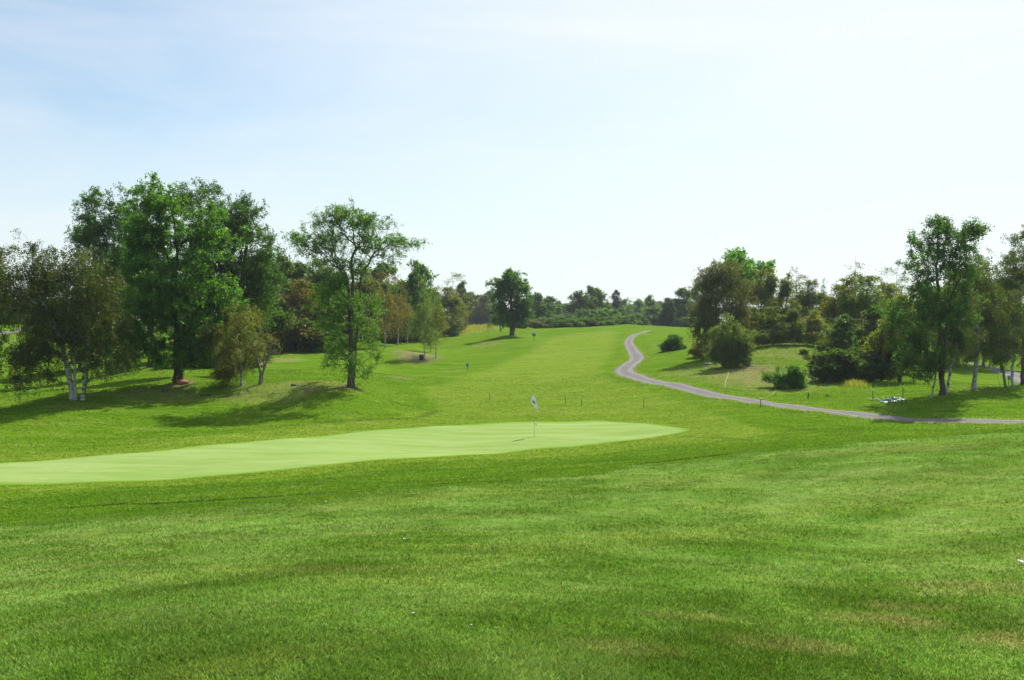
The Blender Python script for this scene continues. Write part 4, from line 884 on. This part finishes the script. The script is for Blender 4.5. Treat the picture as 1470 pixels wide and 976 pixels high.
def capped(path, rad, sides=8):
    path = np.asarray(path, float); rad = np.asarray(rad, float)
    d0 = (path[0] - path[1]) * 1e-3; d1 = (path[-1] - path[-2]) * 1e-3
    return tube(np.vstack([path[0] + d0, path, path[-1] + d1]), np.r_[1e-4, rad, 1e-4], sides)
def box(x0, x1, y0, y1, z0, z1):
    V = np.array([(x, y, z) for z in (z0, z1) for y in (y0, y1) for x in (x0, x1)], float)
    Q = np.array([(0, 2, 3, 1), (4, 5, 7, 6), (0, 1, 5, 4), (2, 6, 7, 3), (0, 4, 6, 2), (1, 3, 7, 5)])
    return V, Q
# flagstick
b = hit(767, 626.5); fl = empty('flagstick', b)
s = b[1] / F
obj('pole', capped([(0, 0, -.1), (0, 0, 1.0), (0, 0, 2.12)], [.011, .010, .008], 8), POLE, fl)
obj('cup', capped([(0, 0, .012), (0, 0, .019)], [.054, .054], 16), CUP, fl)
def cloth(w, h, nx, nz, f, thick=.006):
    u, v = np.meshgrid(np.linspace(0, 1, nx), np.linspace(0, 1, nz))
    X, Y, Z = f(u, v); front = np.stack([X, Y - thick / 2, Z], -1).reshape(-1, 3); back = np.stack([X, Y + thick / 2, Z], -1).reshape(-1, 3)
    i = np.arange(nz - 1)[:, None] * nx; j = np.arange(nx - 1)[None, :]
    Q = np.stack([i + j, i + j + 1, i + nx + j + 1, i + nx + j], -1).reshape(-1, 4); N = len(front)
    rim = []
    per = [(k, k + 1) for k in range(nx - 1)] + [((nz - 1) * nx + k + 1, (nz - 1) * nx + k) for k in range(nx - 1)] + [((k + 1) * nx, k * nx) for k in range(nz - 1)] + [(k * nx + nx - 1, (k + 1) * nx + nx - 1) for k in range(nz - 1)]
    for a, c in per: rim.append((c, a, a + N, c + N))
    return np.vstack([front, back]), np.vstack([Q, Q[:, ::-1] + N, rim])
# limp flag: narrow at the top, hanging to a rounded lower right corner
def flagf(u, v):
    z = 2.14 - .84 * v - .10 * u * (1 - v)
    left = -.015 - .20 * np.sin(np.clip(v * 1.12, 0, 1) * math.pi) ** .7 * (1 - .55 * v) - .02
    right = .03 + .20 * np.clip(v, 0, 1) ** .8 * (1 - .85 * np.clip((v - .8) / .2, 0, 1) ** 2)
    left = left + .20 * v ** 2.2
    X = left + (right - left) * u
    Y = .05 * np.sin(u * 9 + v * 3) * v + .03 * np.sin(v * 11 + u * 4) - .03
    return X, Y, z
obj('flag', cloth(.5, .9, 16, 22, flagf), WHITE, fl)
def sf(u, v): return .01 + .09 * u * (.4 + v * .9) + .03 * v, .02 * np.sin(u * 6 + v * 4), .80 - .21 * v - .03 * u
obj('marker_flag', cloth(.1, .2, 6, 8, sf), WHITE, fl)
tag(fl, 'flagstick with hanging white flag, standing in the hole of the putting green', 'flagstick')
# emblem laid on the cloth itself
def patchf(cu, cv, ru, rv):
    def f(u, v):
        a = 2 * math.pi * u; r = v
        uu = cu + ru * r * np.cos(a) * (1 + .2 * np.sin(3 * a)); vv = cv + rv * r * np.sin(a)
        X, Y, Z = flagf(uu, vv); return X, Y - .009, Z
    return f
for cu, cv, ru, rv in ((.42, .38, .17, .08), (.55, .47, .13, .06), (.33, .29, .08, .04)):
    obj('emblem', cloth(.1, .1, 17, 4, patchf(cu, cv, ru, rv), .002), MARK, fl)
# stakes and the yellow rope
ST = [(703, 575.5, .42, 'black stake of the rope line left of the flag, standing alone'), (811.5, 581, .44, 'black stake of the rope line, left of the close pair right of the flag'), (835, 583, .44, 'black stake of the rope line, right of the close pair right of the flag'), (924, 585, .44, 'black stake of the rope line halfway between the flag and the path')]
rp_pts = []
def stake(px, py, hh_px, label, r=.022, group='stakes of the rope line', mat=None, cap_white=False, tilt=0.):
    p = hit(px, py); hgt = hh_px * p[1] / F
    e = empty('stake', p)
    obj('post', capped([(0, 0, -.15), (0, 0, 0), (tilt * hgt, 0, hgt)], [r, r, r * .9], 8), mat or STAKE, e)
    if cap_white: obj('cap', capped([(0, 0, hgt + .002), (0, 0, hgt + .06)], [r * 2.2, r * 2.0], 10), WHITE, e)
    else: obj('cap', capped([(tilt * hgt, 0, hgt - .002), (tilt * hgt, 0, hgt + .03)], [r * 1.15, r * .8], 8), STAKE, e)
    tag(e, label, 'stake', group); return p + np.array([0, 0, hgt * .97])
for px, py, _, lb in ST: rp_pts.append(stake(px, py, 11.5, lb))
rp_pts.append(stake(1092, 584, 11.5, 'stake with a pale top where the rope line meets the gravel path', r=.026, cap_white=True))
rp_pts.append(stake(1114, 569, 8, 'thin grey stake beyond the path, below the low bush pair', r=.02, mat=GREYW))
rl = hit(612, 572) + np.array([0, 0, .03]); RP = [rl] + rp_pts
line = []
for a, c in zip(RP[:-1], RP[1:]):
    L = np.linalg.norm(c - a); t = np.linspace(0, 1, 14)[:-1, None]
    q = a * (1 - t) + c * t; q[:, 2] -= (.012 * L * 4 * t * (1 - t))[:, 0]
    q[:, 2] = np.maximum(q[:, 2], H(q[:, 0], q[:, 1]) + .02); line.append(q)
line = np.vstack(line + [RP[-1][None]])
r_ = obj('rope', tube(line, np.full(len(line), .009), 5), ROPE); tag(r_, 'thin yellow rope strung between the stakes across the fairway', 'rope')
stake(1160.5, 571, 7, 'stubby black stake at the edge of the mown strip, right of the low bushes', r=.05, group='stakes right of the path')
stake(1253.5, 574, 12, 'green black stake at the left end of the hose pile, slightly leaning', r=.03, group='stakes right of the path', tilt=-.08)
stake(1296, 574.5, 17, 'taller thin stake at the right end of the green tarp', r=.022, group='stakes right of the path')
stake(1436, 556, 18, 'thin leaning stick between the birches near the right edge', r=.014, mat=GREYW, group='stakes right of the path', tilt=-.25)
stake(1041.5, 560, 14, 'short grey stick standing in the dry grass below the rounded young tree', r=.012, mat=GREYW, group='stakes right of the path', tilt=.12)
stake(510, 560, 9, 'small green stick leaning beside the foot of the elm', r=.03, group='stakes right of the path', tilt=.5)
# black ball
def blob(c, r, seed, n=10, m=7, rough=.2):
    rg = np.random.RandomState(seed); th = np.linspace(0, math.pi, m); ph = np.arange(n) * 2 * math.pi / n
    k = 1 + rough * rg.normal(0, .5, (m, n)); k[0] = k[0].mean(); k[-1] = k[-1].mean()
    V = np.stack([c[0] + r[0] * k * np.sin(th)[:, None] * np.cos(ph), c[1] + r[1] * k * np.sin(th)[:, None] * np.sin(ph), c[2] + r[2] * k * np.cos(th)[:, None]], -1).reshape(-1, 3)
    i = np.arange(m - 1)[:, None] * n; j = np.arange(n)[None, :]; j2 = (j + 1) % n
    return V, np.stack([i + j, i + n + j, i + n + j2, i + j2], -1).reshape(-1, 4)
p = hit(1187, 570); e = empty('tee_marker', p); obj('ball', blob((0, 0, .09), (.11, .11, .10), 1, 14, 9, .02), CUP, e); obj('spike', capped([(0, 0, -.08), (0, 0, .03)], [.015, .015], 6), CUP, e); tag(e, 'small black ball shaped marker on the mown strip', 'marker')
# yellow hose lying up the bank
hp = hits([(1040.5, 557), (1042, 548), (1044, 542), (1047, 533), (1050, 528)]); hp = catmull(hp, .3); hp[:, 2] = H(hp[:, 0], hp[:, 1]) + .03
tag(obj('hose', tube(hp, np.full(len(hp), .016), 6), ROPE), 'pale yellow hose lying up the bank to the rounded young tree', 'hose')
# heap of hose and tarp
p = hit(1281, 575.5); e = empty('tarp_heap', p); rg = np.random.RandomState(4)
def tarpf(u, v):
    X = (u - .5) * 1.45; Y = (v - .5) * .8
    return X, Y, .02 + .13 * np.clip(np.sin(u * math.pi) * np.sin(v * math.pi), 0, 1) * (1 + .6 * np.sin(u * 19 + v * 7)) + .03 * np.sin(v * 16 + u * 5) ** 2
u, v = np.meshgrid(np.linspace(0, 1, 36), np.linspace(0, 1, 20)); X, Y, Z = tarpf(u, v); Z = Z + H(X + p[0], Y + p[1]) - p[2]
i = np.arange(19)[:, None] * 36; j = np.arange(35)[None, :]
obj('tarp', (np.stack([X, Y, Z], -1).reshape(-1, 3), np.stack([i + j, i + j + 1, i + 37 + j, i + 36 + j], -1).reshape(-1, 4)), TARP, e)
for q in range(2):
    a = np.linspace(0, 6.28, 22); xc = -.4 + .3 * q
    P_ = np.stack([xc + .22 * np.cos(a), .25 * np.sin(a) - .15, .14 + .02 * np.sin(a * 3 + q)], 1); obj('hose_coil', tube(P_, np.full(22, .02), 6), PALE, e)
tag(e, 'crumpled dark green tarp with pale hose coils lying on the lawn', 'tarp')
hp = catmull(hits([(1249, 573.5), (1252, 575), (1258, 574), (1263, 575.5), (1270, 575.5)]), .15); hp[:, 2] = H(hp[:, 0], hp[:, 1]) + .035
tag(obj('hose', tube(hp, np.full(len(hp), .035), 6), PALE), 'pale green hose running from the leaning stake to the tarp', 'hose')
# distance signs
for px, py, hpx, w, lb, gr in ((671, 531.5, 10, 3.6, 'small blue distance sign on a short post, left of the fairway', 1), (766.5, 490, 12, 5, 'small grey blue sign on a tall thin post near the lone round tree', 1), (1448, 552, 13, 4, 'small blue sign on a post between the birches at the right', 1)):
    p = hit(px, py); s = p[1] / F; e = empty('distance_sign', p); hh = hpx * s
    obj('post', capped([(0, 0, -.1), (0, 0, hh * .8)], [.03, .03], 8), STAKE, e)
    bw = w * s / 2; bh = min(hh * .45, .5); obj('board', box(-bw, bw, -.055, -.03, hh - bh, hh), SIGN, e, False)
    tag(e, lb, 'sign', 'distance signs')
# bin on the bare hump
p = hit(605, 517); e = empty('litter_bin', p); obj('body', capped([(0, 0, -.05), (0, 0, .3), (0, 0, .58)], [.22, .25, .27], 14), BIN, e); obj('lid', capped([(0, 0, .583), (0, 0, .68)], [.28, .2], 14), PALE, e); tag(e, 'small dark bin with a pale lid between the birches on the bare hump', 'bin')
# rocks, earth mound, litter
def rock(name, px, py, wpx, hr, mat, label, seed, cat='rock', group=None, n=1):
    p = hit(px, py); r = wpx * p[1] / F / 2
    o = obj(name, blob((0, 0, r * hr * .45), (r, r * .8, r * hr), seed, 12, 8, .28), mat); o.location = tuple(p); tag(o, label, cat, group)
rock('rock', 292, 568, 8, .5, DSTONE, 'dark rock on the low bank, right of the orange earth mound', 1, group='rocks')
rock('rock', 301, 568, 7, .5, DSTONE, 'darker smaller rock touching the one right of the orange earth mound', 2, group='rocks')
rock('rock', 237, 562, 10, .45, DSTONE, 'dark flat rock on the bank just below the orange earth mound', 3, group='rocks')
rock('rock', 421, 554, 8, .5, DSTONE, 'dark rock on the crest of the low bank in the elm shadow', 4, group='rocks')
rock('rock', 1016, 524, 14, .3, STONE, 'pale flat rock on the right bank left of the rounded young tree', 5, group='rocks')
rock('rock', 394, 507, 12, .5, STONE, 'grey rock at the edge of the left wood above the bare patch', 6, group='rocks')
rock('rock', 1078, 526, 9, .3, STONE, 'pale rock right of the rounded young tree', 7, group='rocks')
rock('rock', 1068, 528, 7, .3, STONE, 'smaller pale rock at the foot of the rounded young tree', 8, group='rocks')
rock('earth_mound', 262, 551, 17, .42, EARTH, 'small orange brown heap of bare earth beside the tall green tree', 9, 'earth mound')
def scrap(px, py, wpx, label, seed, lift=.02, asp=.6, group='white scraps in the grass', mat=None):
    p = hit(px, py); w = wpx * p[1] / F * (.62 if px < 1400 else 1); rg = np.random.RandomState(seed); an = rg.uniform(-.5, .5)
    def f(u, v):
        X = (u - .5) * w * (1 - .3 * v); Y = (v - .5) * w * asp; Z = lift + .18 * w * np.sin(u * 4 + seed) * np.sin(v * 3) + .05 * w
        return X, Y, Z
    V, Q = cloth(1, 1, 7, 5, f, .0015); V[:, 2] -= 0
    c, s_ = math.cos(an), math.sin(an); V = np.stack([V[:, 0] * c - V[:, 1] * s_, V[:, 0] * s_ + V[:, 1] * c, V[:, 2]], 1)
    o = obj('paper_scrap', (V, Q), mat or PAPER); o.location = tuple(p); tag(o, label, 'scrap', group)
scrap(1466, 811, 12, 'largest white scrap, in the near grass at the right edge', 1, .035, .9)
scrap(581, 777, 9, 'thin white scrap near the middle of the left lawn', 2, .03, .4)
scrap(133, 787, 7, 'small white scrap in the grass at far left', 3, .03, .5)
scrap(593, 890, 8, 'small white scrap low in the near grass left of centre', 4, .035, .6)
scrap(676, 906, 7, 'tiny white scrap right beside the mower track in the near grass', 5, .035, .7)
scrap(901, 702, 6, 'small white scrap at the top of the near slope', 6, .03, .6)
scrap(468, 722, 5, 'tiny white scrap just below the dark mowing line', 7, .03, .6)
scrap(1362, 645, 5, 'tiny white scrap on the far slope at the right', 8, .03, .6)
# ------------------------------------------------------------------ fallen leaves scattered in the near grass
rg = np.random.RandomState(8); N = 130
r = 3 + 22 * rg.rand(N) ** 1.3; a = rg.uniform(-.6, .6, N); X = r * np.sin(a); Y = r * np.cos(a)
Z = H(X, Y) + .018; yaw = rg.uniform(0, 6.28, N); sz = rg.uniform(.007, .015, N)
d1 = np.stack([np.cos(yaw), np.sin(yaw), rg.normal(0, .3, N)], 1) * sz[:, None]; d2 = np.stack([-np.sin(yaw), np.cos(yaw), rg.normal(0, .3, N)], 1) * sz[:, None] * .6; c0 = np.stack([X, Y, Z], 1)
V = np.stack([c0 - d1, c0 + d2, c0 + d1, c0 - d2], 1).reshape(-1, 3); pal = np.array([(.32, .27, .15), (.25, .18, .09), (.38, .36, .24)])[rg.randint(0, 3, N)]
o = mesh_np('fallen_leaves', V, np.arange(4 * N).reshape(-1, 4), LEAFM, tint=np.repeat(pal, 4, 0)); tag(o, 'dry fallen leaves scattered through the near grass', 'fallen leaves', kind='stuff')

# ------------------------------------------------------------------ the air
hz = bpy.data.materials.new('haze'); hz.use_nodes = True; hn = hz.node_tree; hn.nodes.clear()
ho = nd(hn, 'ShaderNodeOutputMaterial'); hv = nd(hn, 'ShaderNodeVolumePrincipled'); hv.inputs['Density'].default_value = HAZE; hv.inputs['Color'].default_value = (.8, .88, 1, 1); hv.inputs['Anisotropy'].default_value = .4
hn.links.new(hv.outputs[0], ho.inputs['Volume'])
V, Q = box(-460, 460, -75, 520, -9.5, 30); o = mesh_np('haze', V, Q, hz); tag(o, 'thin summer haze in the air over the course', 'haze', kind='stuff')
# ------------------------------------------------------------------ light, sky, camera
w = bpy.data.worlds.new('World'); sc.world = w; w.use_nodes = True; nt = w.node_tree; nt.nodes.clear()
sky = nd(nt, 'ShaderNodeTexSky', sky_type='NISHITA', sun_disc=False)
sky.sun_elevation = R(SUN_EL); sky.sun_rotation = R(SUN_AZ); sky.air_density = 1.0; sky.dust_density = 1.0; sky.ozone_density = .5; sky.altitude = 200
tc = nd(nt, 'ShaderNodeTexCoord').outputs['Generated']
mp = nd(nt, 'ShaderNodeMapping', i_Scale=(1.2, 1.2, 6.)); nt.links.new(tc, mp.inputs[0])
cf = noise(nt, mp.outputs[0], 1.6, 7, .6, .7)
cf2 = rng_(nt, cf, .36, .72, .13, .55)
dt = nd(nt, 'ShaderNodeVectorMath', operation='DOT_PRODUCT'); nt.links.new(tc, dt.inputs[0]); dt.inputs[1].default_value = (math.sin(R(SUN_AZ)) * math.cos(R(SUN_EL)), math.cos(R(SUN_AZ)) * math.cos(R(SUN_EL)), math.sin(R(SUN_EL)))
cf2 = math_(nt, 'MAXIMUM', cf2, rng_(nt, math_(nt, 'ADD', dt.outputs['Value'], math_(nt, 'MULTIPLY', math_(nt, 'SUBTRACT', cf, .5), .35)), .5, .84, .12, .92))
skycol = mix(nt, cf2, mix(nt, 1., sky.outputs[0], (.9, 1.02, 1.03), 'MULTIPLY'), (6.5, 6.9, 7.1))
sz = nd(nt, 'ShaderNodeSeparateXYZ'); nt.links.new(tc, sz.inputs[0])
skycol = mix(nt, rng_(nt, math_(nt, 'ABSOLUTE', sz.outputs['Z']), 0, .24, .85, 0), skycol, (6.1, 6.6, 6.85))
bgn = nd(nt, 'ShaderNodeBackground', i_Strength=SKY_S); nt.links.new(skycol, bgn.inputs[0])
wo = nd(nt, 'ShaderNodeOutputWorld'); nt.links.new(bgn.outputs[0], wo.inputs[0])
sl = bpy.data.lights.new('sun', 'SUN'); sl.energy = SUN_S; sl.angle = R(.55); sl.color = (1, .955, .88)
so_ = bpy.data.objects.new('sun', sl); COL.objects.link(so_)
el, az = R(SUN_EL), R(SUN_AZ)
so_.rotation_euler = Vector((math.sin(az) * math.cos(el), math.cos(az) * math.cos(el), math.sin(el))).to_track_quat('Z', 'Y').to_euler()
so_.location = (0, 0, 60)
cam = bpy.data.cameras.new('camera'); co = bpy.data.objects.new('camera', cam); COL.objects.link(co); sc.camera = co
cam.sensor_width = 36; cam.lens = 36 * F / 1470; cam.clip_start = .1; cam.clip_end = 6000
co.rotation_euler = (R(90) - PITCH, 0, 0)
sc.view_settings.view_transform = 'Standard'; sc.view_settings.look = 'None'; sc.view_settings.exposure = EXPO; sc.view_settings.gamma = 1
sc.render.resolution_x = 1024; sc.render.resolution_y = 680
sc.cycles.max_bounces = 6; sc.cycles.volume_bounces = 0; sc.cycles.diffuse_bounces = 3; sc.cycles.glossy_bounces = 2; sc.cycles.transmission_bounces = 4; sc.cycles.transparent_max_bounces = 4
sc.cycles.sample_clamp_indirect = 4
